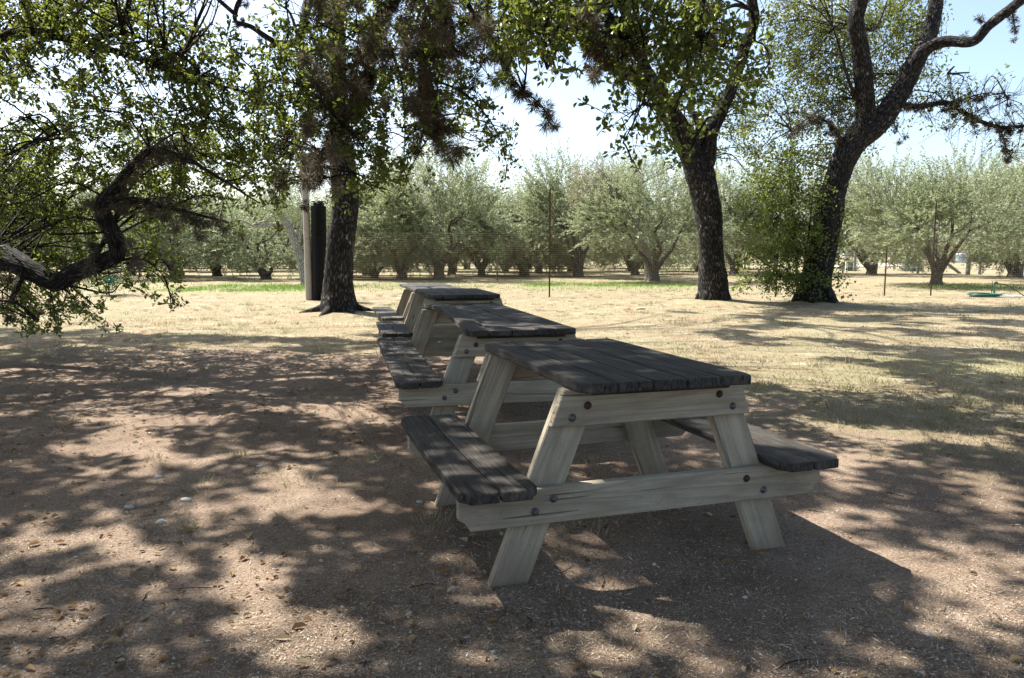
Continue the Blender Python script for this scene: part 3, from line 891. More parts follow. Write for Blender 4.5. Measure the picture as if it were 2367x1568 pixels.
# ---------------- oak beside the wooden post (trunk 1), limbs hung with ball moss
b1 = TREE1
Y1 = b1[1]
tr1 = np.vstack([[(b1[0], Y1, -.15)], V3([(783, 712, Y1), (782, 690, Y1), (781, 650, Y1), (785, 600, Y1), (790, 560, Y1), (798, 500, Y1), (798, 450, Y1), (795, 400, Y1), (789, 345, Y1), (784, 250, Y1), (779, 120, Y1), (781, 0, Y1), (775, -120, Y1)])])
k1 = Y1 / FD
tr1r = [48 * k1, 44 * k1, 39 * k1, 33.5 * k1, 32.5 * k1, 32 * k1, 30.5 * k1, 31 * k1, 30 * k1, 25 * k1, 21 * k1, 19 * k1, 18 * k1, 15 * k1]
fwd = np.vstack([V3([(775, -60, Y1)]), V3([(840, -180, 12.5), (900, -160, 10.4), (913, -20, 9.2), (870, 58, 8.9), (857, 141, 8.7), (838, 212, 8.6), (785, 283, 8.5), (745, 354, 8.5), (729, 418, 8.5)])])
lim1 = [(fwd, [.16, .14, .12, .085, .07, .06, .05, .04, .025, .012]),
        (V3([(905, -60, 9.5), (1010, -20, 9), (1030, 60, 8.8), (1043, 115, 8.7)]), [.06, .04, .025, .01]), (V3([(1010, -20, 9), (975, 70, 8.9), (985, 180, 8.8), (1005, 300, 8.7)]), [.035, .028, .02, .008]),
        (V3([(905, -100, 10), (1040, -90, 9), (1066, -20, 8.6), (1121, 71, 8.5), (1159, 118, 8.4), (1182, 175, 8.4), (1211, 212, 8.3), (1246, 238, 8.3), (1274, 280, 8.2)]), [.05, .035, .028, .022, .018, .014, .011, .008, .003]),
        (V3([(1030, 100, 8.7), (1060, 120, 8.6), (1100, 140, 8.5), (1132, 178, 8.5)]), [.014, .011, .008, .003]), (V3([(985, 180, 8.8), (1060, 208, 8.6), (1110, 250, 8.5), (1150, 310, 8.4), (1172, 380, 8.4)]), [.016, .013, .01, .007, .003]),
        (V3([(900, 100, 9), (930, 200, 9.2), (936, 320, 9.4), (930, 400, 9.4)]), [.02, .014, .009, .004]), (V3([(768, 60, Y1), (720, 0, 14), (690, 90, 13.2), (640, 98, 13), (580, 62, 13), (545, 50, 13), (548, 15, 13), (566, -20, 13)]), [.09, .08, .06, .05, .04, .035, .04, .03]),
        (V3([(690, 90, 13.2), (670, 30, 12), (640, 10, 11)]), [.03, .02, .008]), (V3([(775, 20, Y1), (770, 60, 13), (740, 0, 11.5), (690, -40, 10)]), [.1, .08, .06, .03]),
        (V3([(838, 212, 8.6), (780, 250, 9.2), (720, 300, 9.6), (690, 340, 9.8)]), [.03, .022, .014, .006])]
GM = ['0044354551', '0040676745', '0075635516', '0077327300', '0063007400', '0081002700', '0370000000', '0320000000']
mc = grid_sprays(GM, 0, 10, (8.0, 9.0), 3.0, avoid=False)
ml = moss_along([lim1[0][0][3:], lim1[1][0][1:], lim1[2][0][1:], lim1[3][0][3:], lim1[1][0][1:], lim1[2][0][1:]], .06, .035, (.06, .15))
mx = V3([(1003, 300, 8.7), (1010, 310, 8.7), (1020, 298, 8.7), (1030, 288, 8.7), (1040, 292, 8.7), (960, 345, 9.3), (962, 335, 9.3), (738, 400, 8.6), (735, 412, 8.6), (724, 380, 8.6)])
far1 = moss_along([lim1[7][0][2:]], .16, .05, (.05, .11))
moss1 = (np.vstack([mc, ml[0], mx, far1[0]]), np.concatenate([R.uniform(.09, .19, len(mc)), ml[1], np.full(len(mx), .12), far1[1]]))
oak('dark trunked live oak beside the round wooden post, its limbs hung with brown ball moss', b1, [(tr1, tr1r)], lim1, np.vstack([c1, c1b, c1r]), M['oakleaf'], moss1, nl=12, ln=.057, wd=.033, spread=.028, lenf=.22, q=1, rootspec=(.34, 7, .75, 11), bark=.024)

# ---------------- oak whose boughs hang in from above (trunk behind the photographer)
b5 = (4.6, -3.2)
tr5 = [(np.array([(4.6, -3.2, -.1), (4.5, -3.1, 1.2), (4.2, -2.8, 2.6), (3.6, -1.5, 4.6), (2.6, 1.5, 6.0), (1.6, 4.6, 6.3), (1.2, 7.0, 5.9)]), [.55, .42, .36, .26, .2, .14, .06]),
       (np.array([(4.2, -2.8, 2.6), (5.2, -.5, 5.0), (5.6, 3.0, 6.4), (5.4, 6.5, 7.0)]), [.24, .18, .11, .04]), (np.array([(3.9, -2.2, 3.6), (1.2, -.8, 5.4), (-1.6, 1.2, 6.2), (-3.2, 4.6, 6.6)]), [.2, .15, .1, .04])]
l5 = [(np.vstack([[(1.6, 4.6, 6.3), (1.3, 6.6, 5.6)], V3([(1400, -60, 7.6), (1425, 60, 7.3), (1470, 130, 7.2), (1500, 190, 7.1)])]), [.08, .06, .045, .032, .02, .01]),
      (np.vstack([[(1.6, 4.6, 6.3), (1.9, 6.2, 5.6)], V3([(1640, -60, 7.4), (1600, 60, 7.2), (1590, 160, 7.1), (1560, 270, 7.0), (1590, 360, 6.9)])]), [.07, .05, .036, .026, .018, .011, .005]),
      (V3([(1400, -60, 7.6), (1330, 20, 7.4), (1290, 110, 7.3), (1265, 160, 7.2)]), [.03, .02, .012, .005]), (V3([(1500, 190, 7.1), (1480, 250, 7.0), (1440, 330, 6.9), (1450, 300, 6.9)]), [.01, .008, .004, .003]),
      (V3([(1600, 60, 7.2), (1680, 110, 7.1), (1745, 95, 6.8), (1770, 110, 6.8)]), [.014, .01, .006, .003])]
GM5 = ['003600020', '000540030', '000430000']
mc5 = grid_sprays(GM5, 0, 20, (6.8, 7.6), 6, avoid=False)
oak('live oak boughs with large dark leaves hanging in from above the tables', b5, tr5, l5, np.vstack([c5, c5b, c5c]), M['oakleaf'], (mc5, R.uniform(.06, .12, len(mc5))), nl=10, ln=.064, wd=.037, spread=.03, lenf=.22, q=5, rootspec=(.5, 6, 1, 40), seg=32)

# ---------------- forked oak in the middle distance (trunk 2)
tr2 = np.vstack([[(TREE2[0], Y2, -.15)], V3([(1649, 690, Y2), (1648, 650, Y2), (1646, 600, Y2), (1643, 550, Y2), (1638, 500, Y2), (1629, 450, Y2), (1617, 400, Y2), (1602, 365, Y2), (1577, 310, Y2 - .2), (1545, 255, Y2 - .5), (1505, 192, Y2 - .9), (1440, 163, Y2 - 1.3), (1395, 138, Y2 - 1.6), (1350, 90, Y2 - 2), (1320, 40, Y2 - 2.4), (1300, -60, Y2 - 2.8)])])
tr2r = [v * k2 for v in (42, 37, 32.5, 28.5, 27.5, 30, 31.5, 33, 28, 25, 23, 21, 15, 13, 11, 9, 7)]
tr2b = V3([(1622, 405, Y2), (1636, 365, Y2), (1640, 315, Y2), (1660, 270, Y2), (1692, 200, Y2), (1720, 115, Y2), (1742, 50, Y2), (1736, -10, Y2), (1720, -120, Y2)])
tr2c = V3([(1520, 215, Y2 - .8), (1490, 150, Y2 - .7), (1470, 80, Y2 - .8), (1440, 20, Y2 - 1), (1430, -80, Y2 - 1)])
l2 = [(V3([(1600, 340, Y2), (1620, 300, Y2 - .1), (1612, 270, Y2 - .2), (1600, 262, Y2 - .3)]), [.16, .14, .12, .05]), (V3([(1735, 20, Y2), (1700, 12, Y2), (1670, 25, Y2)]), [.06, .05, .02]), (V3([(1638, 400, Y2 - .2), (1650, 320, Y2 - .3), (1665, 270, Y2 - .3)]), [.03, .02, .006])]
m2 = moss_along([l2[0][0], tr2[11:14], tr2c[:3]], .14, .06, (.08, .16))
oak('forked live oak with a straight dark trunk right of the picnic tables', TREE2, [(tr2, tr2r), (tr2b, [v * k2 for v in (20, 19, 17, 15, 13.5, 12.5, 12, 11, 8)]), (tr2c, [v * k2 for v in (15, 11, 9, 8, 6)])], l2, np.vstack([c2, c2s]), M['oakleaf_far'], m2, nl=14, ln=.085, wd=.042, spread=.16, lenf=.4, cell=1.1, q=2, rootspec=(.38, 6, .22, 23), bark=.026, twr=(.014, .006), mossw=.014, mossn=80)

# ---------------- leaning oak (trunk 3)
tr3 = np.vstack([[(TREE3[0], Y3, -.15)], V3([(1883, 698, Y3), (1886, 650, Y3), (1899, 600, Y3), (1908, 550, Y3), (1916, 500, Y3), (1925, 450, Y3), (1940, 400, Y3), (1961, 350, Y3), (1996, 302, Y3)])])
tr3r = [v * k3 for v in (47, 41, 33, 31, 30, 31, 28, 26, 29, 30)]
tr3l = V3([(1990, 318, Y3), (2001, 275, Y3), (1997, 200, Y3 - .2), (1986, 100, Y3 - .4), (1978, 45, Y3 - .5), (1990, -10, Y3 - .6), (1990, -120, Y3 - .8)])
tr3r_ = V3([(1992, 318, Y3), (2035, 282, Y3), (2080, 215, Y3), (2116, 145, Y3), (2148, 80, Y3 + .3), (2165, 0, Y3 + .5), (2180, -120, Y3 + .8)])
tr3b = V3([(2100, 175, Y3), (2130, 122, Y3 - .2), (2180, 97, Y3 - .4), (2248, 96, Y3 - .8), (2285, 60, Y3 - 1), (2330, 25, Y3 - 1.2), (2380, -10, Y3 - 1.4), (2500, -60, Y3 - 2)])
low3 = V3([(2066, 238, Y3), (2090, 243, Y3 - .2), (2130, 246, Y3 - .3), (2190, 238, Y3 - .5), (2230, 262, Y3 - .6), (2285, 288, Y3 - .7), (2335, 295, Y3 - .8), (2400, 285, Y3 - 1)])
l3 = [(low3, [.09, .075, .06, .055, .05, .045, .04, .03]),
      (V3([(2200, 245, Y3 - .5), (2240, 225, Y3 - .5), (2290, 215, Y3 - .5), (2330, 230, Y3 - .5)]), [.02, .015, .01, .004]), (V3([(2310, 292, Y3 - .8), (2322, 330, Y3 - .8), (2332, 365, Y3 - .8)]), [.02, .012, .005]),
      (V3([(2060, 262, Y3), (2068, 290, Y3 - .2), (2085, 318, Y3 - .3)]), [.02, .012, .004]), (V3([(1978, 228, Y3), (1960, 180, Y3 - .3), (1940, 110, Y3 - .4), (1925, 60, Y3 - .5)]), [.045, .035, .025, .012]),
      (V3([(2340, 30, Y3 - 1.2), (2345, 60, Y3 - 1.2), (2350, 90, Y3 - 1.2)]), [.02, .012, .004]), (V3([(1950, 330, Y3), (1920, 290, Y3 - .2), (1880, 270, Y3 - .3), (1830, 300, Y3 - .4)]), [.05, .035, .02, .008]),
      (V3([(1990, 60, Y3), (2020, 70, Y3), (2045, 20, Y3), (2060, -30, Y3)]), [.03, .025, .018, .01]), (V3([(2130, 242, Y3 - .3), (2160, 215, Y3), (2170, 190, Y3), (2190, 170, Y3)]), [.015, .01, .006, .003])]
m3 = moss_along([low3[1:], low3[1:], l3[1][0], l3[2][0], l3[3][0], l3[5][0], l3[6][0], l3[6][0]], .11, .05, (.06, .15))
m3b = V3([(2270, 45, Y3 - 1), (2262, 40, Y3 - 1), (2230, 82, Y3 - .6), (2330, 362, Y3 - .8), (1830, 345, Y3), (1834, 355, Y3), (2188, 292, Y3 - .5)] + [(1950 + q * 8, 250 + (q * 37) % 60, Y3 - .3) for q in range(-10, 6)])
oak('leaning live oak with a split trunk and a mossy side branch on the right', TREE3, [(tr3, tr3r), (tr3l, [v * k3 for v in (22, 21, 19, 18, 17, 16, 13)]), (tr3r_, [v * k3 for v in (25, 25, 22, 20, 17, 15, 12)]), (tr3b, [v * k3 for v in (15, 14, 12, 11, 10, 10, 10, 7)])], l3,
    np.vstack([c3, c3b, c3c, c3d]), M['oakleaf_far'], (np.vstack([m3[0], m3b]), np.concatenate([m3[1], np.full(len(m3b), .12)])), nl=14, ln=.08, wd=.040, spread=.17, lenf=.42, cell=1.0, q=3, rootspec=(.44, 6, .3, 33), bark=.026, twr=(.013, .005), mossw=.014, mossn=80, bare=[(low3[2:], 70, .75), (l3[1][0], 25, .5), (l3[2][0], 15, .35)])

# ---------------- shrub by the leaning oak
ys = Y3 - .1
cs = grid_sprays(['1320', '2531', '4652', '4662', '3652', '2552', '1441', '0330', '0220', '0110'], 5.9, 29.0, (ys - .7, ys + .5), 36, avoid=False)
sx, sy = gpt(1845, 703)
sh = thing('leafy_shrub', 'bright green leafy shrub growing against the leaning oak trunk', 'shrub', (sx, sy, 0))
tw = MB(); lf = MB()
st = [V3([(1846, 706, sy), (1842, 640, sy), (1838, 560, ys), (1830, 470, ys), (1825, 400, ys)]), V3([(1850, 706, sy), (1858, 620, sy), (1872, 520, ys - .3), (1880, 440, ys - .4)]), V3([(1843, 690, sy), (1825, 655, sy), (1805, 640, ys)]), V3([(1838, 560, ys), (1800, 500, ys), (1770, 460, ys)])]
for q, r_ in zip(st, ([.045, .04, .03, .02, .01], [.03, .025, .02, .01], [.02, .015, .008], [.025, .018, .008])): tube(tw, q, r_, 8, .08, .003, 60)
sprays(lf, tw, cs, R.normal(size=(len(cs), 3)) + [0, 0, .2], 13, .075, .042, .15, .35)
connect(tw, st, cs, .8, (.01, .005))
tw.build('stems', M['branchbark'], sh, origin=(sx, sy, 0)); lf.build('foliage', M['shrubleaf'], sh, smooth=False, origin=(sx, sy, 0))


# ---------------------------------------------------------------- olive trees
def olive_meshes(seed, H=6.0, rx=2.9, zc=3.5, lo=1.35, nsh=430, mat='oliveleaf', lean=0.0):
    rng = np.random.default_rng(seed)
    tb = MB(True)
    k = rng.integers(4, 7)
    fz = rng.uniform(.35, .7) if lo < 1.2 else .85
    tube(tb, [(0, 0, -.15), (.02, 0, .1), (rng.uniform(-.06, .06), 0, fz * .6), (lean * .3, 0, fz)], [.36, .27, .22, .26], 18, .08, .03, seed)
    ends = []
    for q in range(k):
        a = 2 * np.pi * (q + rng.uniform(-.3, .3)) / k
        sp = rng.uniform(.5, 1.15)
        p = [(lean * .3 + .1 * np.cos(a), .1 * np.sin(a), fz - .15)]
        for u, zz in ((.45, .55), (.8, 1.2), (1.15, 2.0), (1.5, 2.9)):
            p.append((lean * zz * .4 + np.cos(a + rng.normal() * .15) * u * sp * 1.05, np.sin(a + rng.normal() * .15) * u * sp, fz + zz * rng.uniform(.85, 1.1)))
        tube(tb, p, [.135, .11, .085, .055, .02], 9, .12, .012, seed + q)
        ends += p[2:]
        for w in range(2):
            e = p[3]; b = a + rng.uniform(-1, 1)
            tube(tb, [e, (e[0] + np.cos(b) * .6, e[1] + np.sin(b) * .6, e[2] + .35), (e[0] + np.cos(b) * 1.1, e[1] + np.sin(b) * 1.1, e[2] + .9)], [.05, .035, .012], 6, .15, .005, seed + q)
    fb = MB()
    # shoots: start points spread over a handful of leafy masses, pointing up and out
    n = nsh
    nb = 11
    ba = 2 * np.pi * (np.arange(nb) + rng.uniform(-.3, .3, nb)) / (nb * .62)
    bh = lo + .75 + (H - lo - 1.6) * ((np.arange(nb) * .618) % 1) ** .85
    br = rx * .70 * np.sqrt(np.clip(1.08 - ((bh - zc) / (H - zc + .3)) ** 2, .12, 1)) * rng.uniform(.65, 1.15, nb)
    BC = np.stack([np.cos(ba) * br, np.sin(ba) * br, bh], 1)
    BR = rng.uniform(.6, 1.3, nb) * rx / 3.0
    bi = rng.integers(0, nb, n)
    u = unit(rng.normal(size=(n, 3)))
    rr = rng.random(n) ** .38
    S = BC[bi] + u * (rr * BR[bi])[:, None] * np.array([1.12, 1.12, .92])
    S[:, 2] = np.maximum(S[:, 2], lo + rng.random(n) * .3)
    u = unit(.5 * u + np.stack([S[:, 0] / rx, S[:, 1] / rx, (S[:, 2] - zc) / (H - zc)], 1))
    btint = rng.uniform(0, .45, nb)[bi]
    S[:, 0] += lean * (S[:, 2] - 1) * .25
    out = unit(np.stack([u[:, 0] * .6, u[:, 1] * .6, .55 + .5 * u[:, 2]], 1) + rng.normal(size=(n, 3)) * .28)
    low_ = S[:, 2] < zc - .6
    out[low_] = unit(out[low_] + np.array([0, 0, -.55]))
    ln = rng.uniform(.55, 1.15, n) * np.where(u[:, 2] > .35, rng.uniform(1.0, 1.9, n), .9)
    m = 28
    idx = np.repeat(np.arange(n), m); t = np.tile(np.linspace(.05, 1, m), n) + rng.normal(size=n * m) * .02
    bend = np.array([0, 0, -.25])
    P = S[idx] + out[idx] * (ln[idx] * t)[:, None] + bend * (t ** 2 * ln[idx])[:, None] * np.where(u[idx, 2] > .3, .1, .7)[:, None]
    rnd = unit(rng.normal(size=(n * m, 3)))
    side = unit(rnd - out[idx] * (rnd * out[idx]).sum(1, keepdims=True))
    D = unit(out[idx] * .8 + side * .75)
    tint = np.clip(np.repeat(rng.random(n) * .3 + btint, m) + rng.random(n * m) * .35, 0, 1)
    blades(fb, P, D, rng.normal(size=(n * m, 3)), rng.uniform(.10, .17, n * m), rng.uniform(.036, .056, n * m), tint)
    for q in range(0, n):
        twig(fb if False else tb, [S[q] - out[q] * .2, S[q] + out[q] * ln[q] * .5], .008, .003)
    return tb.mesh('trunk', M['olivebark']), fb.mesh('crown', M[mat], False)


OLV = [olive_meshes(s, *a) for s, a in ((101, (6.0, 3.3, 3.2, .65, 1800)), (102, (6.4, 3.0, 3.5, .95, 1350)), (103, (5.4, 3.4, 3.0, .55, 1800)), (104, (5.9, 3.0, 3.3, .7, 1500)), (105, (6.7, 3.2, 3.6, 1.0, 1500)), (106, (5.6, 2.9, 3.2, .6, 1300)), (107, (6.2, 3.6, 3.2, .7, 1900)), (108, (5.0, 2.8, 2.8, .45, 1400)))]
OLV[1] = olive_meshes(102, 6.4, 3.1, 3.8, 1.55, 1400); OLV[4] = olive_meshes(105, 6.6, 3.3, 3.9, 1.6, 1500)
WIDEOL = olive_meshes(131, 6.0, 4.0, 3.7, 1.45, 2000)
DARKOL = olive_meshes(120, 5.0, 3.4, 2.9, .7, 1300)


def olive(px, y, sc, var, rz, label, group='olive trees of the grove', meshes=None):
    x = at(px, 600, y)[0]
    t = thing('olive_tree', label, 'olive tree', (x, y, float(gz(x, y))), rz, group)
    t.scale = (sc, sc, sc * R.uniform(.72, .82))
    a, b = meshes or OLV[var]
    link('trunk', a, t); link('crown', b, t)
    return t


for px, y, sc, var, rz, lab in [
    (612, 36, 1.0, -1, .4, 'dark spreading olive with several twisted stems near the ground, left of the wooden post'),
    (500, 42, 1.0, 2, 1.2, 'silvery olive bushing down to the grass, beyond the end of the low oak limb'),
    (405, 37, .9, 0, 2.0, 'olive half hidden behind the hanging oak twigs, beside the grassy lane'),
    (300, 43, 1.0, 1, .5, 'olive in shade behind the small staked olive'),
    (95, 38, 1.0, 4, 1.7, 'olive glimpsed through oak leaves above the low limb'),
    (846, 43, .95, 3, .2, 'olive whose crown shows just right of the dark oak trunk'),
    (866, 38.5, .8, 2, 2.6, 'low pale olive with bleached leaves right beside the dark oak trunk'),
    (928, 37, 1.0, 0, .9, 'olive with a stout forked trunk behind the farthest picnic table'),
    (1016, 36.5, 1.05, 4, 2.2, 'tall green olive with one straight pale trunk behind the farthest picnic table'),
    (1044, 44, .95, 1, 3.0, 'olive with a dark Y trunk set back behind the straight pale olive trunk'),
    (1113, 42, .9, 3, 1.1, 'smaller olive with a short dark trunk beside the staked sapling'),
    (1211, 41, 1.05, 2, .3, 'olive with several slanting stems left of the tall steel fence post'),
    (1246, 48, 1.0, 0, 1.9, 'dark olive trunk set back just left of the tall steel fence post'),
    (1337, 40, 1.1, 1, 2.9, 'olive with pale grey branching trunk right of the tall steel fence post'),
    (1468, 44, 1.0, 3, .7, 'olive with an ivy dark trunk behind the bleached olive limbs'),
    (1512, 33.5, .95, 4, 1.5, 'broad olive with stout orange brown stems standing in green grass'),
    (1700, 45, 1.15, 6, 2.4, 'olive filling the gap between the two right hand oak trunks'),
    (2015, 45, 1.15, 6, .1, 'olive just right of the leaning oak, behind the white meter box'),
    (2168, 29.3, .92, -2, 2.0, 'thick stumped olive spreading in a wide V beyond the rusty fence posts'),
    (2345, 39, 1.1, 0, 1.3, 'olive at the edge above the green standpipe'),
    (2440, 33, 1.0, 4, .6, 'olive partly cut off beside the green standpipe')]:
    olive(px, y, sc, var, rz, lab, meshes=DARKOL if var == -1 else WIDEOL if var == -2 else None)
for y, xs in ((52, np.arange(-34, 17, 4.3)), (62, np.arange(-42, 17, 4.8)), (75, np.arange(-46, 19, 6.5)), (115, np.arange(8, 75, 7.5))):
    for x in xs:
        x = x + R.uniform(-1, 1); yy = y + R.uniform(-1.5, 1.5)
        t = thing('olive_tree', 'grey green olive in the packed rows behind the front olives', 'olive tree', (x, yy, 0), R.random() * 6, 'olive trees in the back rows')
        s = R.uniform(.9, 1.12); t.scale = (s * R.uniform(.85, 1.15), s, s * R.uniform(.66, .82))
        a, b = OLV[int(R.integers(8))]
        link('trunk', a, t); link('crown', b, t)

# bleached, half dead olive limb in the broad olive; leaning pale olive by the post
bx, by = gpt(1500, 650)
dt = thing('dead_olive', 'bleached half bare olive with long pale limbs among the green crowns', 'olive tree', (bx, 33.9, 0))
mb = MB(True); yb = 33.9
br = [([(1500, 650, yb), (1495, 600, yb), (1478, 555, yb), (1460, 510, yb), (1440, 470, yb), (1405, 445, yb)], [.2, .16, .13, .12, .1, .06]), ([(1440, 480, yb), (1450, 450, yb), (1480, 425, yb), (1520, 405, yb), (1555, 385, yb)], [.07, .06, .05, .035, .02]),
      ([(1410, 448, yb), (1400, 415, yb), (1390, 385, yb)], [.06, .05, .02]), ([(1405, 445, yb), (1370, 430, yb), (1340, 415, yb)], [.05, .035, .015]), ([(1360, 480, yb), (1385, 475, yb), (1410, 472, yb)], [.02, .04, .05]), ([(1480, 425, yb), (1490, 400, yb), (1500, 380, yb)], [.03, .02, .01])]
for q, (p, r_) in enumerate(br): tube(mb, V3(p), r_, 9, .12, .01, q)
for q in range(90):
    p = br[q % 6][0][-1 - (q % 2)]; s = at(p[0], p[1], yb) + R.normal(size=3) * .15
    twig(mb, [s, s + R.normal(size=3) * .35 + [0, 0, .3], s + R.normal(size=3) * .5 + [0, 0, .6]], .012, .003)
mb.build('trunk', M['palebark'], dt, origin=(bx, 33.9, 0))
fb = MB()
C = np.array([at(R.uniform(1320, 1420), R.uniform(385, 470), yb + R.uniform(-.6, .3)) for _ in range(120)])
sprays(fb, fb, C, R.normal(size=(120, 3)) + [0, 0, .5], 24, .10, .026, .30, .7, stem=False)
fb.build('crown', M['dryleaf'], dt, smooth=False, origin=(bx, 33.9, 0))

lx, ly = gpt(708, 660)
lt = thing('leaning_olive', 'pale leaning olive with a long bare side limb just left of the wooden post', 'olive tree', (lx, ly, 0))
mb = MB()
for q, (p, r_) in enumerate([([(710, 668, ly), (704, 640, ly), (697, 610, ly), (686, 575, ly), (676, 545, ly), (662, 515, ly), (648, 500, ly), (640, 480, ly), (620, 440, ly)], [.24, .2, .17, .155, .15, .14, .12, .1, .06]),
                            ([(676, 540, ly), (655, 522, ly), (630, 520, ly), (605, 523, ly), (585, 522, ly), (565, 512, ly), (540, 508, ly), (515, 510, ly)], [.1, .09, .085, .075, .06, .04, .025, .01]),
                            ([(585, 520, ly), (610, 512, ly), (632, 500, ly)], [.04, .04, .03]), ([(590, 510, ly), (575, 490, ly), (555, 470, ly)], [.05, .04, .02]), ([(690, 560, ly), (698, 520, ly), (702, 470, ly), (690, 430, ly)], [.08, .06, .045, .02])]):
    tube(mb, V3(p), r_, 10, .1, .01, q)
mb.build('trunk', M['palebark'], lt, origin=(lx, ly, 0))
fb = MB()
C = np.array([at(R.normal(665, 45), R.uniform(385, 500), ly + R.uniform(.3, 2.4)) for _ in range(260)])
sprays(fb, fb, C, R.normal(size=(260, 3)) + [0, 0, .4], 26, .085, .024, .28, .7, stem=False)
fb.build('crown', M['oliveleaf'], lt, smooth=False, origin=(lx, ly, 0))


# small olives with stakes
def small_olive(px, py, h, w, label, n, stakeh, ribbon):
    x, y = gpt(px, py)
    t = thing('young_olive', label, 'young tree', (x, y, float(gz(x, y))))
    mb = MB(); tube(mb, [(0, 0, -.05), (.02, 0, h * .4), (0, .02, h * .9)], [.025, .02, .008], 7, .1, .003, 4)
    mb.build('trunk', M['olivebark'], t)
    fb = MB()
    C = np.stack([R.normal(0, w * .45, n), R.normal(0, w * .45, n), R.uniform(.12, 1, n) * h], 1)
    sprays(fb, fb, C, np.stack([C[:, 0], C[:, 1], np.full(n, .7)], 1), 22, .075, .02, .12, .4, stem=False)
    fb.build('crown', M['youngleaf'], t, smooth=False)
    if stakeh:
        s = thing('wooden_stake', 'thin brown stake driven in beside ' + ('the small bushy olive, tied with green ribbon' if ribbon else 'the slender sapling'), 'stake', (x - .03, y - .06, 0))
        mb = MB(); tube(mb, [(0, 0, -.1), (0, 0, stakeh * .5), (.01, 0, stakeh)], [.02, .02, .018], 6, .2); mb.build('pole', M['stake'], s)
        if ribbon:
            mb = MB(); tube(mb, [(-.03, -.03, .42), (.09, -.03, .44), (.20, .0, .46), (.24, .05, .45)], [.045, .05, .045, .03], 8, .05); mb.build('ribbon', M['ribbon'], s)


small_olive(252, 684, 1.5, .55, 'small bushy olive with a green ribbon and stake near the low oak limb', 130, 1.5, True)
small_olive(1150, 648, 2.0, .55, 'slender olive sapling between larger olives left of the tall steel post', 50, 1.1, False)


# sage bushes, stones
def bush(px, py, w, h, label, n=90):
    x, y = gpt(px, py)
    t = thing('sage_bush', label, 'bush', (x, y, 0))
    fb = MB()
    u = unit(R.normal(size=(n, 3))); u[:, 2] = abs(u[:, 2])
    C = u * (R.random(n) ** .4)[:, None] * np.array([w, w, h])
    sprays(fb, fb, C, u + [0, 0, .4], 26, .10, .034, .2, .5, stem=False)
    fb.build('foliage', M['sageleaf'], t, smooth=False)
    mb = MB()
    for q in range(6):
        mb_u = u[q]; tube(mb, [(0, 0, -.05), tuple(mb_u * [w * .4, w * .4, h * .5]), tuple(mb_u * [w * .8, w * .8, h * .9])], [.02, .015, .005], 5, .2)
    mb.build('stems', M['olivebark'], t)


bush(2108, 627, .72, 1.0, 'rounded grey green sage bush beside the white boulder', 150)
bush(1962, 626, .5, .75, 'grey green bush behind the white meter box')
bush(1722, 612, .7, .9, 'low grey bush between the forked oak and the leaning oak')
bush(1690, 611, .6, .8, 'small grey bush just right of the forked oak trunk')
bush(1560, 606, 1.6, 1.3, 'wide silvery bush in the open ground behind the broad olive', 200)


def rock(px, py, r, label, mat='stone', seed=1, flat=.6, name='boulder', cat='rock'):
    x, y = gpt(px, py)
    me = MB()
    nu, nv = 16, 9
    V = []
    for a in range(nv):
        ph = math.pi * a / (nv - 1)
        for b in range(nu):
            th = 2 * math.pi * b / nu
            d = np.array([math.sin(ph) * math.cos(th), math.sin(ph) * math.sin(th), math.cos(ph)])
            k = .5 + .9 * float(fbm(np.array(d[0] * 1.6 + seed * 5 + d[2]), np.array(d[1] * 1.6 + d[2] * .7), seed, 3))
            V.append(d * k * r * np.array([1.3, 1, flat]))
    P_ = [[a * nu + b, (a + 1) * nu + b, (a + 1) * nu + (b + 1) % nu, a * nu + (b + 1) % nu] for a in range(nv - 1) for b in range(nu)]
    me.addpoly(V, P_)
    o = me.build(name, M[mat]); o.location = (x, y, r * flat * .35 + float(gz(x, y)))
    tag(o, label, cat)


rock(2095, 625, .26, 'white boulder lying in front of the rounded sage bush')
for q, (px, py, r, lab) in enumerate([(366, 1101, .026, 'pale angular stone at the near edge of the long sunlit soil patch'), (430, 1157, .030, 'pale stone in the dark soil below the long sunlit patch'), (300, 1172, .026, 'upright pale stone in shaded soil at the far left of the tables'),
                                      (602, 1080, .022, 'flat pale stone in the dark shade right of the long sunlit patch'), (372, 1210, .03, 'low flat stone lying in the shaded soil between two small sun patches'), (970, 1160, .018, 'small white stone beside the front bench shadow'), (1480, 716, .09, 'weathered root stub lying in the dry grass left of the forked oak')]):
    rock(px, py, r * (1 if q == 6 else .72), lab, 'post' if q == 6 else 'stone', q + 3, .6 if q < 6 else .35, 'root_stub' if q == 6 else 'stone', 'root' if q == 6 else 'stone')

# ---------------------------------------------------------------- fence, posts, net roll
ft = thing('wire_fence', 'fine wire mesh fence on rusty steel posts in front of the olive grove', 'fence', (4, 21.7, 0))
fo = (4, 21.7, 0)
FY = 21.75
xa, xb = at(720, 600, 20.6)[0], 16.0
mb = MB()
wx = np.arange(xa, xb, .06)
r_ = .0011
Vs = []; 
for x in wx:
    y = 20.7 + (FY - 20.7) * min(1, (x - xa) / 5) + .03
    z0 = float(gz(x, y)) + .02
    for dx, dy in ((-r_, -r_), (r_, -r_), (0, r_)): Vs += [(x + dx, y + dy, z0), (x + dx, y + dy, 1.82)]
Vs = np.array(Vs); o = np.arange(len(wx))[:, None] * 6
mb.add(Vs, np.concatenate([o + [[0, 2, 3, 1]], o + [[2, 4, 5, 3]], o + [[4, 0, 1, 5]]], 0))
px5 = np.array([xa, xa + 5, xb])
for z in np.arange(.06, 1.83, .06):
    pts = [(xa, 20.73, z), (xa + 5, FY + .03, z), (xb, FY + .03, z)]
    tube(mb, pts, [.0011] * 3, 3, 9, smoothing=False, cap=False)
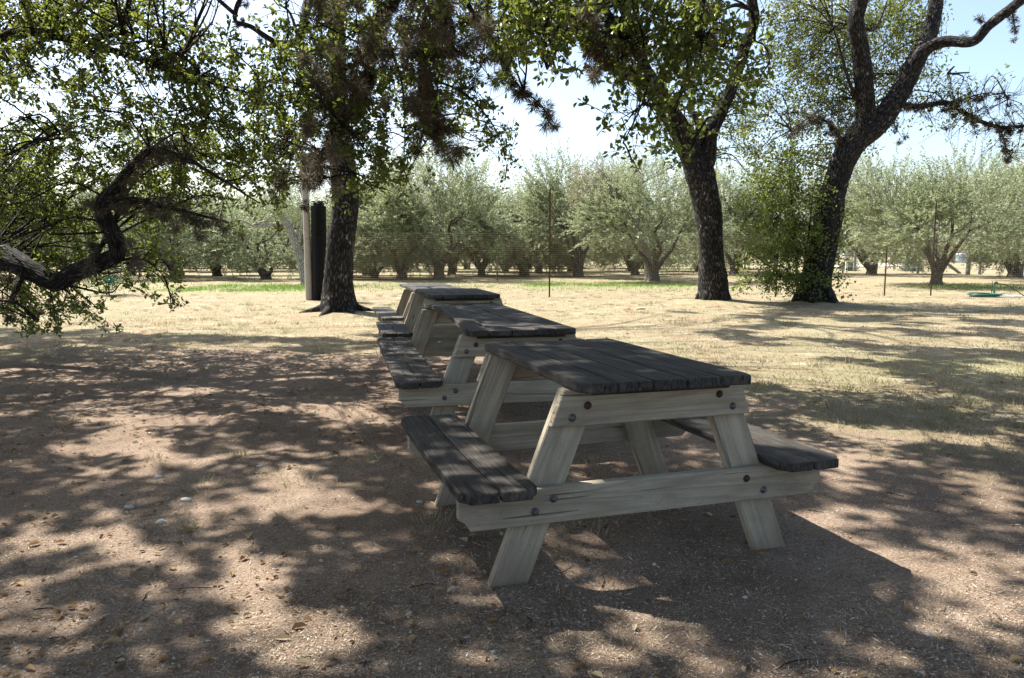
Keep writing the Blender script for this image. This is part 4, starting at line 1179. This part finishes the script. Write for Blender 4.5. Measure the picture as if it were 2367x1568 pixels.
mb.build('wire_mesh', M['wire'], ft, origin=fo)
for px, top, bot in ((1270, 437, 687), (1793, 585, 686), (2044, 572, 683), (2151, 470, 683), (2560, 560, 684)):
    x, y = gpt(px, bot); zt_ = at(px, top, y)[2]
    mb = MB()
    a = .022
    V = [(x + dx, y + dy, z) for z in (-.3, zt_) for dx, dy in ((-a, -.006), (a, -.006), (a, 0), (.004, 0), (.004, a * 1.3), (-.004, a * 1.3), (-.004, 0), (-a, 0))]
    mb.addpoly(V, [[k, (k + 1) % 8, 8 + (k + 1) % 8, 8 + k] for k in range(8)] + [list(range(7, -1, -1)), list(range(8, 16))])
    for z in np.arange(.15, zt_ - .1, .11): mb.addpoly([(x - .009, y - .014, z), (x + .009, y - .014, z), (x + .009, y - .006, z + .03), (x - .009, y - .006, z + .03), (x - .009, y - .006, z - .01), (x + .009, y - .006, z - .01)], [[0, 1, 2, 3], [0, 4, 5, 1], [0, 3, 4], [1, 5, 2]])
    mb.build('steel_post', M['rust'], ft, smooth=False, origin=fo)

x, y = gpt(716, 694)
t = thing('wooden_post', 'tall round grey wooden post beside the black netting roll', 'post', (x, y, 0))
mb = MB(); kk = y / FD
tube(mb, [(0.02, 0, -.3), (0, 0, .02), (-.02, 0, 1.8), (-.05, 0, at(712, 388, y)[2])], [.10, .10, .093, .085], 20, .12, .004, 8)
mb.build('pole', M['post'], t)
mb = MB(); th = np.linspace(0, 6.283, 40)
tube(mb, np.stack([np.cos(th) * .098, np.sin(th) * .098, np.full(40, 1.62)], 1), [.004] * 40, 5, 1, smoothing=False, cap=False)
mb.build('wire_tie', M['rust'], t)
x, y = gpt(738, 694)
zt_ = at(742, 466, y)[2]
t = thing('netting_roll', 'upright roll of black plastic netting leaning between wooden post and oak', 'roll', (x, y + .02, 0))
mb = MB()
n = 420; a = np.linspace(0, 6.283 * 7, n); rr = .07 + .13 * a / a[-1]
xs, ys = np.cos(a) * rr, np.sin(a) * rr
hz = np.linspace(0, zt_, 42)
lean = .05 / zt_
V = np.stack([xs[None] + hz[:, None] * lean, np.repeat(ys[None], 42, 0), np.repeat(hz[:, None], n, 1) + R.normal(size=(42, n)) * .003], -1)
# net strands: verticals and horizontals of the spiral sheet
for k in range(42):
    tube(mb, V[k], np.full(n, .0055), 3, 1, smoothing=False, cap=False)
for k in range(0, n, 2):
    tube(mb, V[::3, k], np.full(14, .006), 3, 1, smoothing=False, cap=False)
mb.build('net', M['black'], t)
mb = MB(); tube(mb, [(0, 0, 0), (.025, 0, zt_ * .5), (.05, 0, zt_ - .03)], [.14, .14, .14], 16, .3); mb.build('inner_layers', M['black'], t)

# ---------------------------------------------------------------- far posts, meter box, building
for q, (px, py, top, r_, ln_, lab) in enumerate([
    (1975, 627, 582, .10, 0, 'grey wooden post just right of the white meter box'), (2024, 629, 555, .085, .25, 'tall slightly slanting grey post right of the meter box'), (2107, 628, 588, .08, 0, 'grey post standing before the rounded sage bush'),
    (2121, 632, 590, .09, 0, 'shorter grey post right of the rounded sage bush'), (2237, 636, 560, .12, 0, 'thick grey post in front of the brick building corner'), (2264, 634, 566, .09, 0, 'grey post in the middle of the brick building'),
    (2335, 634, 590, .085, 0, 'grey post under the drooping olive twigs right of the brick building'), (2359, 642, 575, .12, 0, 'stout grey post at the edge behind the black irrigation pipe')]):
    x, y = gpt(px, py); zt_ = at(px, top, y)[2]
    t = thing('fence_post', lab, 'post', (x, y, 0), group='grey posts of the far paddock fence')
    mb = MB(); tube(mb, [(0, 0, -.2), (ln_ * .5, 0, zt_ * .5), (ln_, 0, zt_)], [r_, r_ * .97, r_ * .92], 12, .3, .004, q); mb.build('pole', M['farpost'], t)
for px in (1992, 2012, 2038, 2062, 2080, 2150, 2186, 2300):
    x, y = gpt(px, 612.5); zt_ = at(px, 589, y)[2]
    t = thing('paddock_post', 'thin dark post far across the paddock by the pale path', 'post', (x, y, 0), group='thin dark posts of the distant paddock')
    mb = MB(); tube(mb, [(0, 0, -.2), (.02, 0, zt_ * .5), (.03, 0, zt_)], [.06, .06, .055], 8, .5); mb.build('pole', M['rust'], t)
x, y = gpt(2196, 632)
t = thing('brace_rail', 'slanting grey brace pole beside the stump of the wide V olive', 'pole', (x, y, 0))
mb = MB(); tube(mb, [(-.75, 0, 1.0), (0, 0, .45), (.65, 0, -.03)], [.09, .09, .09], 10, .3, .004, 2); mb.build('pole', M['farpost'], t)
pf = thing('paddock_fence', 'thin wire strands strung along the grey posts of the far paddock', 'fence', (15, 47, 0))
mb = MB()
line = [gpt(1955, 628), gpt(2024, 629), gpt(2121, 632), gpt(2237, 636), gpt(2359, 642), gpt(2500, 650)]
for z in (.35, .7, 1.05, 1.35): tube(mb, [(a, b - .1, z) for a, b in line], [.008] * 6, 4, 3)
mb.build('wire', M['farpost'], pf, origin=(15, 47, 0))
x, y = gpt(1956, 630)
t = thing('meter_box', 'white utility box on a thin pale pole beyond the leaning oak', 'utility box', (x, y, 0))
mb = MB(); tube(mb, [(0, 0, -.2), (0, 0, .5), (0, 0, .95)], [.085, .085, .085], 12, .3); mb.build('pole', M['white'], t)


def boxmb(c, s, bev=.01):
    mb = MB()
    board(mb, (c[0], c[1] - s[1] / 2, c[2]), (c[0], c[1] + s[1] / 2, c[2]), (1, 0, 0), s[0], s[2], bev=bev, cutlen=bev * 1.5, step=1)
    return mb


boxmb((0, 0, 1.15), (.42, .3, .44)).build('housing', M['white'], t)
boxmb((.22, -.02, 1.12), (.08, .2, .2)).build('breaker', M['farpost'], t)
bx_, by_ = gpt(2262, 606)
t = thing('brick_building', 'low red brick building beyond the far posts', 'building', (bx_ + 4, by_ + 4, 0))


def quadbox(x0, x1, y0, y1, z0, z1):
    mb = MB(); V = [(x, y, z) for z in (z0, z1) for x, y in ((x0, y0), (x1, y0), (x1, y1), (x0, y1))]
    mb.addpoly(V, [[3, 2, 1, 0], [4, 5, 6, 7], [0, 1, 5, 4], [1, 2, 6, 5], [2, 3, 7, 6], [3, 0, 4, 7]]); return mb


quadbox(-5.3, 8, -4, 4, -.2, 2.7).build('wall', M['brick'], t, False)
mb = MB(); V = [(-5.8, -4.6, 2.6), (8.5, -4.6, 2.6), (8.5, 4.6, 2.6), (-5.8, 4.6, 2.6), (-5.8, 0, 4.2), (8.5, 0, 4.2)]
mb.addpoly(V, [[0, 1, 5, 4], [2, 3, 4, 5], [0, 4, 3], [1, 2, 5], [3, 2, 1, 0]]); mb.build('roof', M['roof'], t, False)
for wx_ in (-.5, 3.5):
    fr = quadbox(wx_, wx_ + 1.3, -4.08, -3.98, .9, 2.1).build('window', M['white'], t, False)
    quadbox(wx_ + .1, wx_ + 1.2, -4.1, -4.0, 1.0, 2.0).build('pane', M['dark'], fr, False)
quadbox(-4.2, -3.1, -4.07, -3.97, -.1, 2.1).build('door', M['dark'], t, False)
x, y = gpt(2222, 608)
t = thing('water_tank', 'pale blue plastic tank standing left of the brick building', 'tank', (x, y, 0))
mb = MB(); tube(mb, [(0, 0, .15), (0, 0, .2), (0, 0, 1.15), (0, 0, 1.25)], [.62, .66, .66, .55], 20, .3); mb.build('drum', M['blue'], t)
mb = MB()
for dx in (-.4, .4): tube(mb, [(dx, -.3, -.1), (dx, -.3, .2)], [.06, .06], 6, .3, smoothing=False); tube(mb, [(dx, .3, -.1), (dx, .3, .2)], [.06, .06], 6, .3, smoothing=False)
mb.build('stand', M['farpost'], t)
x, y = gpt(1772, 609)
t = thing('farm_trailer', 'small dark trailer parked far off between the two right oaks', 'trailer', (x, y, 0))
quadbox(-1.2, 1.2, -.7, .7, .5, 1.35).build('bed', M['dark'], t, False)
for dx in (-.6, .6):
    mb = MB(); tube(mb, [(dx, -.85, .4), (dx, -.7, .4)], [.4, .4], 16, 1, smoothing=False); mb.build('wheel', M['blackhose'], t)
mb = MB(); tube(mb, [(1.2, 0, .6), (2.0, 0, .5), (2.2, 0, .4)], [.05, .05, .05], 6, .4); mb.build('drawbar', M['rust'], t)

# ---------------------------------------------------------------- standpipe and hose
x, y = gpt(2296, 684)
t = thing('standpipe', 'short green standpipe on a dark stake in the sunny grass', 'standpipe', (x, y, 0))
mb = MB(); tube(mb, [(.02, 0, -.1), (.02, 0, .2), (.02, 0, .36)], [.028, .028, .028], 10, .2); mb.build('pipe', M['green'], t)
mb = MB(); tube(mb, [(-.04, .02, -.1), (-.04, .02, .2), (-.045, .02, .42)], [.014, .014, .014], 6, .2); mb.build('stake', M['rust'], t)
mb = MB(); tube(mb, [(.0, 0, .36), (.03, -.02, .40), (.09, -.02, .39)], [.02, .022, .016], 8, .03); mb.build('elbow', M['blackhose'], t)
mb = MB(); tube(mb, [at(2300, 655, y), at(2325, 659, y - .1), at(2350, 672, y - .2), at(2372, 687, y - .3), at(2420, 700, y - .4), at(2500, 702, y - .5)], [.013] * 6, 8, .1)
o = mb.build('irrigation_pipe', M['blackhose'], origin=(x + .5, y, 0)); o.location = (x + .5, y, 0)
tag(o, 'black irrigation pipe arching from the green standpipe to the ground', 'pipe')
hx, hy = gpt(2276, 686.5)
mb = MB(); pts = []
for k in range(7 * 18):
    a = k / 18 * 6.283
    r_ = .42 - .05 * math.sin(k * .13) - .03 * (k // 18 % 3)
    pts.append((math.cos(a) * r_ + .02 * math.sin(k * .05), math.sin(a) * r_ * .95, .02 + .011 * (k // 18) + .008 * math.sin(a * 1.3)))
tube(mb, pts, [.013] * len(pts), 7, .08, smoothing=False)
o = mb.build('garden_hose', M['darkgreen']); o.location = (hx, hy, float(gz(hx, hy)))
tag(o, 'coiled dark green hose lying on the dry grass before the standpipe', 'hose')
mb = MB(); pts = [(math.cos(k / 16 * 6.283) * (.36 + .03 * (k // 16)), math.sin(k / 16 * 6.283) * .3, .012 + .02 * (k // 16)) for k in range(33)]
tube(mb, pts, [.009] * 33, 6, .1, smoothing=False)
hx2, hy2 = gpt(2325, 687.5)
o = mb.build('garden_hose', M['white']); o.location = (hx2, hy2, float(gz(hx2, hy2)))
tag(o, 'thin white hose looped on the grass right of the green coil', 'hose')

# ---------------------------------------------------------------- ground cover
def scatter(n, y0, y1, power=1.6, xm=1.25):
    """points inside the view wedge, denser close by"""
    u = R.random(n)
    a = 1 - power
    y = (y0 ** a + u * (y1 ** a - y0 ** a)) ** (1 / a)
    x = (R.random(n) * 2 - 1) * (y * .70 * xm + .4)
    return x, y


# straw bits and bark crumbs on the bare soil
x, y = scatter(330000, .95, 13, 2.0)
sm_ = soil_mask(x, y); keep = (R.random(len(x)) < .25 + .75 * sm_) & (fbm(x * 1.7, y * 1.7, 88, 3) > R.uniform(.25, .62, len(x))); x, y = x[keep], y[keep]
k = len(x)
D = np.stack([R.normal(size=k), R.normal(size=k), R.normal(size=k) * .22 + .06], 1)
mb = MB(); blades(mb, np.stack([x, y, gz(x, y) + .003], 1), D, np.array([0, 0, 1.]) + R.normal(size=(k, 3)) * .5, np.where(R.random(k) < .12, R.uniform(.015, .045, k), R.uniform(.004, .016, k)), R.uniform(.0012, .0042, k))
tag(mb.build('straw_litter', M['straw'], smooth=False), 'broken dry straw and twig crumbs strewn over the bare soil', kind='stuff')
# fallen oak leaves
x, y = scatter(24000, 1.0, 13, 1.55); kp = R.random(len(x)) < np.clip(.18 + .95 * (x < .3) * sstep(3.5, 6.5, y) + .4 * (x > 1.6) * sstep(4, 6, y) + 1.1 * (fbm(x * 1.1, y * 1.1, 19, 3) - .5), .05, 1); x, y = x[kp], y[kp]; big_ = R.random(len(x)) < .09
k = len(x)
D = np.stack([R.normal(size=k), R.normal(size=k), R.normal(size=k) * .12], 1)
mb = MB(); ln_ = np.where(big_, R.uniform(.034, .058, k), R.uniform(.012, .030, k))
leaves(mb, np.stack([x, y, gz(x, y) + .006], 1), D, np.array([0, 0, 1.]) + R.normal(size=(k, 3)) * .3, ln_, ln_ * R.uniform(.38, .55, k), .3, tint=np.where(big_, R.uniform(.2, 1, k), R.random(k) * .85))
tag(mb.build('leaf_litter', M['litter'], smooth=False), 'fallen orange and tan oak leaves scattered over the soil', kind='stuff')
# crumbs of limestone
x, y = scatter(2600, 1.0, 10, 2.0)
oct_ = np.array([(1, 0, 0), (0, 1, 0), (-1, 0, 0), (0, -1, 0), (0, 0, .7), (0, 0, -.7)])
k = len(x); r_ = R.uniform(.002, .007, k) * np.where(R.random(k) < .04, 2.0, 1)
V = oct_[None] * r_[:, None, None] * R.uniform(.6, 1.4, (k, 6, 1)); a = R.random(k) * 6.28
c_, s_ = np.cos(a)[:, None], np.sin(a)[:, None]
V = np.stack([V[..., 0] * c_ - V[..., 1] * s_, V[..., 0] * s_ + V[..., 1] * c_, V[..., 2]], -1) + np.stack([x, y, gz(x, y) + r_ * .2], 1)[:, None]
tri = np.array([(0, 1, 4), (1, 2, 4), (2, 3, 4), (3, 0, 4), (1, 0, 5), (2, 1, 5), (3, 2, 5), (0, 3, 5)])
mb = MB(); mb.add(V.reshape(-1, 3), (np.arange(k)[:, None, None] * 6 + tri[None]).reshape(-1, 3))
tag(mb.build('gravel', M['stone'], smooth=False), 'tiny pale pebbles pressed into the bare soil', kind='stuff')
# fallen twigs
mb = MB()
x, y = scatter(70, 1.2, 9, 1.7)
for a, b in zip(x, y):
    d = unit(R.normal(size=2)); l = R.uniform(.04, .14)
    p = [(a + d[0] * l * u + R.normal() * .008, b + d[1] * l * u + R.normal() * .008, float(gz(a + d[0] * l * u, b + d[1] * l * u)) + .006) for u in (0, .35, .7, 1)]
    twig(mb, p, .0028, .0015)
tag(mb.build('fallen_twigs', M['branchbark'], smooth=False), 'thin fallen twigs lying on the soil', kind='stuff')
# dry grass
x, y = scatter(330000, 2.2, 30, 1.15)
g = fbm(x * 1.3, y * 1.3, 71, 3)
keep = (R.random(len(x)) > soil_mask(x, y) * .97) & (g > R.uniform(.2, .6, len(x))); x, y = x[keep], y[keep]
k = len(x)
D = np.stack([R.normal(size=k) * .75, R.normal(size=k) * .75, np.abs(R.normal(size=k)) * .6 + .25], 1)
gm_ = np.clip(fbm(x * .5, y * .5, 91, 3) * 1.6 - .45, 0, 1)
tint = np.clip(R.random(k) * .8 + (R.random(k) < gm_ * .35) * .6, 0, 1)
mb = MB(); blades(mb, np.stack([x, y, gz(x, y) - .003], 1), D, R.normal(size=(k, 3)), R.uniform(.02, .055, k), R.uniform(.002, .0045, k) * (1 + y * .05), tint)
tag(mb.build('dry_grass', M['grass'], smooth=False), 'short straw coloured grass over the sunny clearing', kind='stuff')
# tufts: denser taller clumps, some greenish, some bleached
tx_, ty_ = scatter(2600, 3.2, 32, .7)
kp = R.random(len(tx_)) > soil_mask(tx_, ty_) * .93; tx_, ty_ = tx_[kp], ty_[kp]
kp = fbm(tx_ * .45, ty_ * .45, 123, 3) > R.uniform(.3, .62, len(tx_)); tx_, ty_ = tx_[kp], ty_[kp]
nt_ = 34; idx = np.repeat(np.arange(len(tx_)), nt_); k = len(idx)
sc_ = R.uniform(.5, 1.3, len(tx_))[idx]
x = tx_[idx] + R.normal(size=k) * .055 * sc_; y = ty_[idx] + R.normal(size=k) * .055 * sc_
D = np.stack([(x - tx_[idx]) * 9 + R.normal(size=k) * .35, (y - ty_[idx]) * 9 + R.normal(size=k) * .35, np.abs(R.normal(size=k)) * .4 + .7], 1)
tn = np.where(R.random(len(tx_)) < .35, .97, R.uniform(.05, .85, len(tx_)))[idx] + R.normal(size=k) * .06
mb = MB(); blades(mb, np.stack([x, y, gz(x, y) - .004], 1), D, R.normal(size=(k, 3)), R.uniform(.03, .085, k) * sc_, R.uniform(.003, .006, k) * (1 + y * .04), np.clip(tn, 0, 1))
tag(mb.build('grass_tufts', M['grass'], smooth=False), 'uneven tufts of bleached and greenish grass on the clearing', kind='stuff')
# green grass in the watered strips and small weeds
x = R.uniform(-13, 20, 260000); y = R.uniform(22, 44, 260000)
keep = R.random(len(x)) < green_mask(x, y) ** 1.5; x, y = x[keep], y[keep]
xw, yw = scatter(5000, 1.5, 10, 1.6); kw = vnoise(xw * 1.9, yw * 1.9, 33) > .90; xw, yw = xw[kw], yw[kw]
x, y = np.concatenate([x, xw]), np.concatenate([y, yw])
k = len(x)
D = np.stack([R.normal(size=k) * .5, R.normal(size=k) * .5, np.abs(R.normal(size=k)) * .6 + .5], 1)
mb = MB(); far_ = y > 15
blades(mb, np.stack([x, y, gz(x, y) - .003], 1), D, R.normal(size=(k, 3)), np.where(far_, R.uniform(.06, .15, k), R.uniform(.012, .035, k)), np.where(far_, R.uniform(.012, .02, k), R.uniform(.002, .004, k)))
tag(mb.build('green_grass', M['greengrass'], smooth=False), 'green watered grass in strips below the olives and a few small weeds', kind='stuff')

# ---------------------------------------------------------------- sky, sun, camera
EL = math.atan(1 / math.hypot(SHX, SHY))
AZ = math.atan2(-SHY, -SHX)             # direction towards the sun in the ground plane
w = bpy.data.worlds.new('World'); SC.world = w; w.use_nodes = True
nt = w.node_tree; nt.nodes.clear()
out = nt.nodes.new('ShaderNodeOutputWorld'); bg = nt.nodes.new('ShaderNodeBackground')
sky = nt.nodes.new('ShaderNodeTexSky'); sky.sky_type = 'NISHITA'; sky.sun_disc = False
sky.sun_elevation = EL; sky.sun_rotation = math.pi / 2 - AZ
sky.altitude = 200; sky.air_density = 1.0; sky.dust_density = 2.4; sky.ozone_density = 1.0
tc = nt.nodes.new('ShaderNodeTexCoord')
mp = nt.nodes.new('ShaderNodeMapping'); mp.inputs['Scale'].default_value = (1.6, 1.6, 6.5); mp.inputs['Location'].default_value = (3.1, .4, .2)
nz = nt.nodes.new('ShaderNodeTexNoise'); nz.inputs['Scale'].default_value = 2.2; nz.inputs['Detail'].default_value = 7; nz.inputs['Roughness'].default_value = .6
rp = nt.nodes.new('ShaderNodeValToRGB'); rp.color_ramp.elements[0].position = .56; rp.color_ramp.elements[1].position = .80
rp.color_ramp.elements[1].color = (.75, .75, .75, 1)
mx = nt.nodes.new('ShaderNodeMix'); mx.data_type = 'RGBA'; mx.inputs[7].default_value = (7.5, 7.9, 8.4, 1)
nt.links.new(tc.outputs['Generated'], mp.inputs['Vector']); nt.links.new(mp.outputs[0], nz.inputs['Vector']); nt.links.new(nz.outputs['Fac'], rp.inputs['Fac'])
nt.links.new(rp.outputs['Color'], mx.inputs[0]); nt.links.new(sky.outputs[0], mx.inputs[6]); nt.links.new(mx.outputs[2], bg.inputs['Color'])
bg.inputs['Strength'].default_value = .10
nt.links.new(bg.outputs[0], out.inputs['Surface'])
sd = bpy.data.lights.new('sun', 'SUN'); sd.energy = 5.0; sd.angle = rad(.55); sd.color = (1, .955, .88)
so = link('sun', sd)
from mathutils import Vector
so.rotation_euler = Vector((-SHX, -SHY, 1)).to_track_quat('Z', 'Y').to_euler()
so.location = (-8, 8, 14)
cd = bpy.data.cameras.new('camera'); cd.sensor_width = 36; cd.lens = 36 * FD / 2367; cd.clip_end = 2000; cd.clip_start = .05
co = link('camera', cd); co.location = (0, 0, CAMH); co.rotation_euler = (math.pi / 2 - PITCH, 0, 0)
SC.camera = co
SC.view_settings.view_transform = 'Standard'; SC.view_settings.look = 'None'; SC.view_settings.gamma = 1.0
SC.view_settings.exposure = 1.52
SC.cycles.max_bounces = 6; SC.cycles.transparent_max_bounces = 8
SC.cycles.use_denoising = True
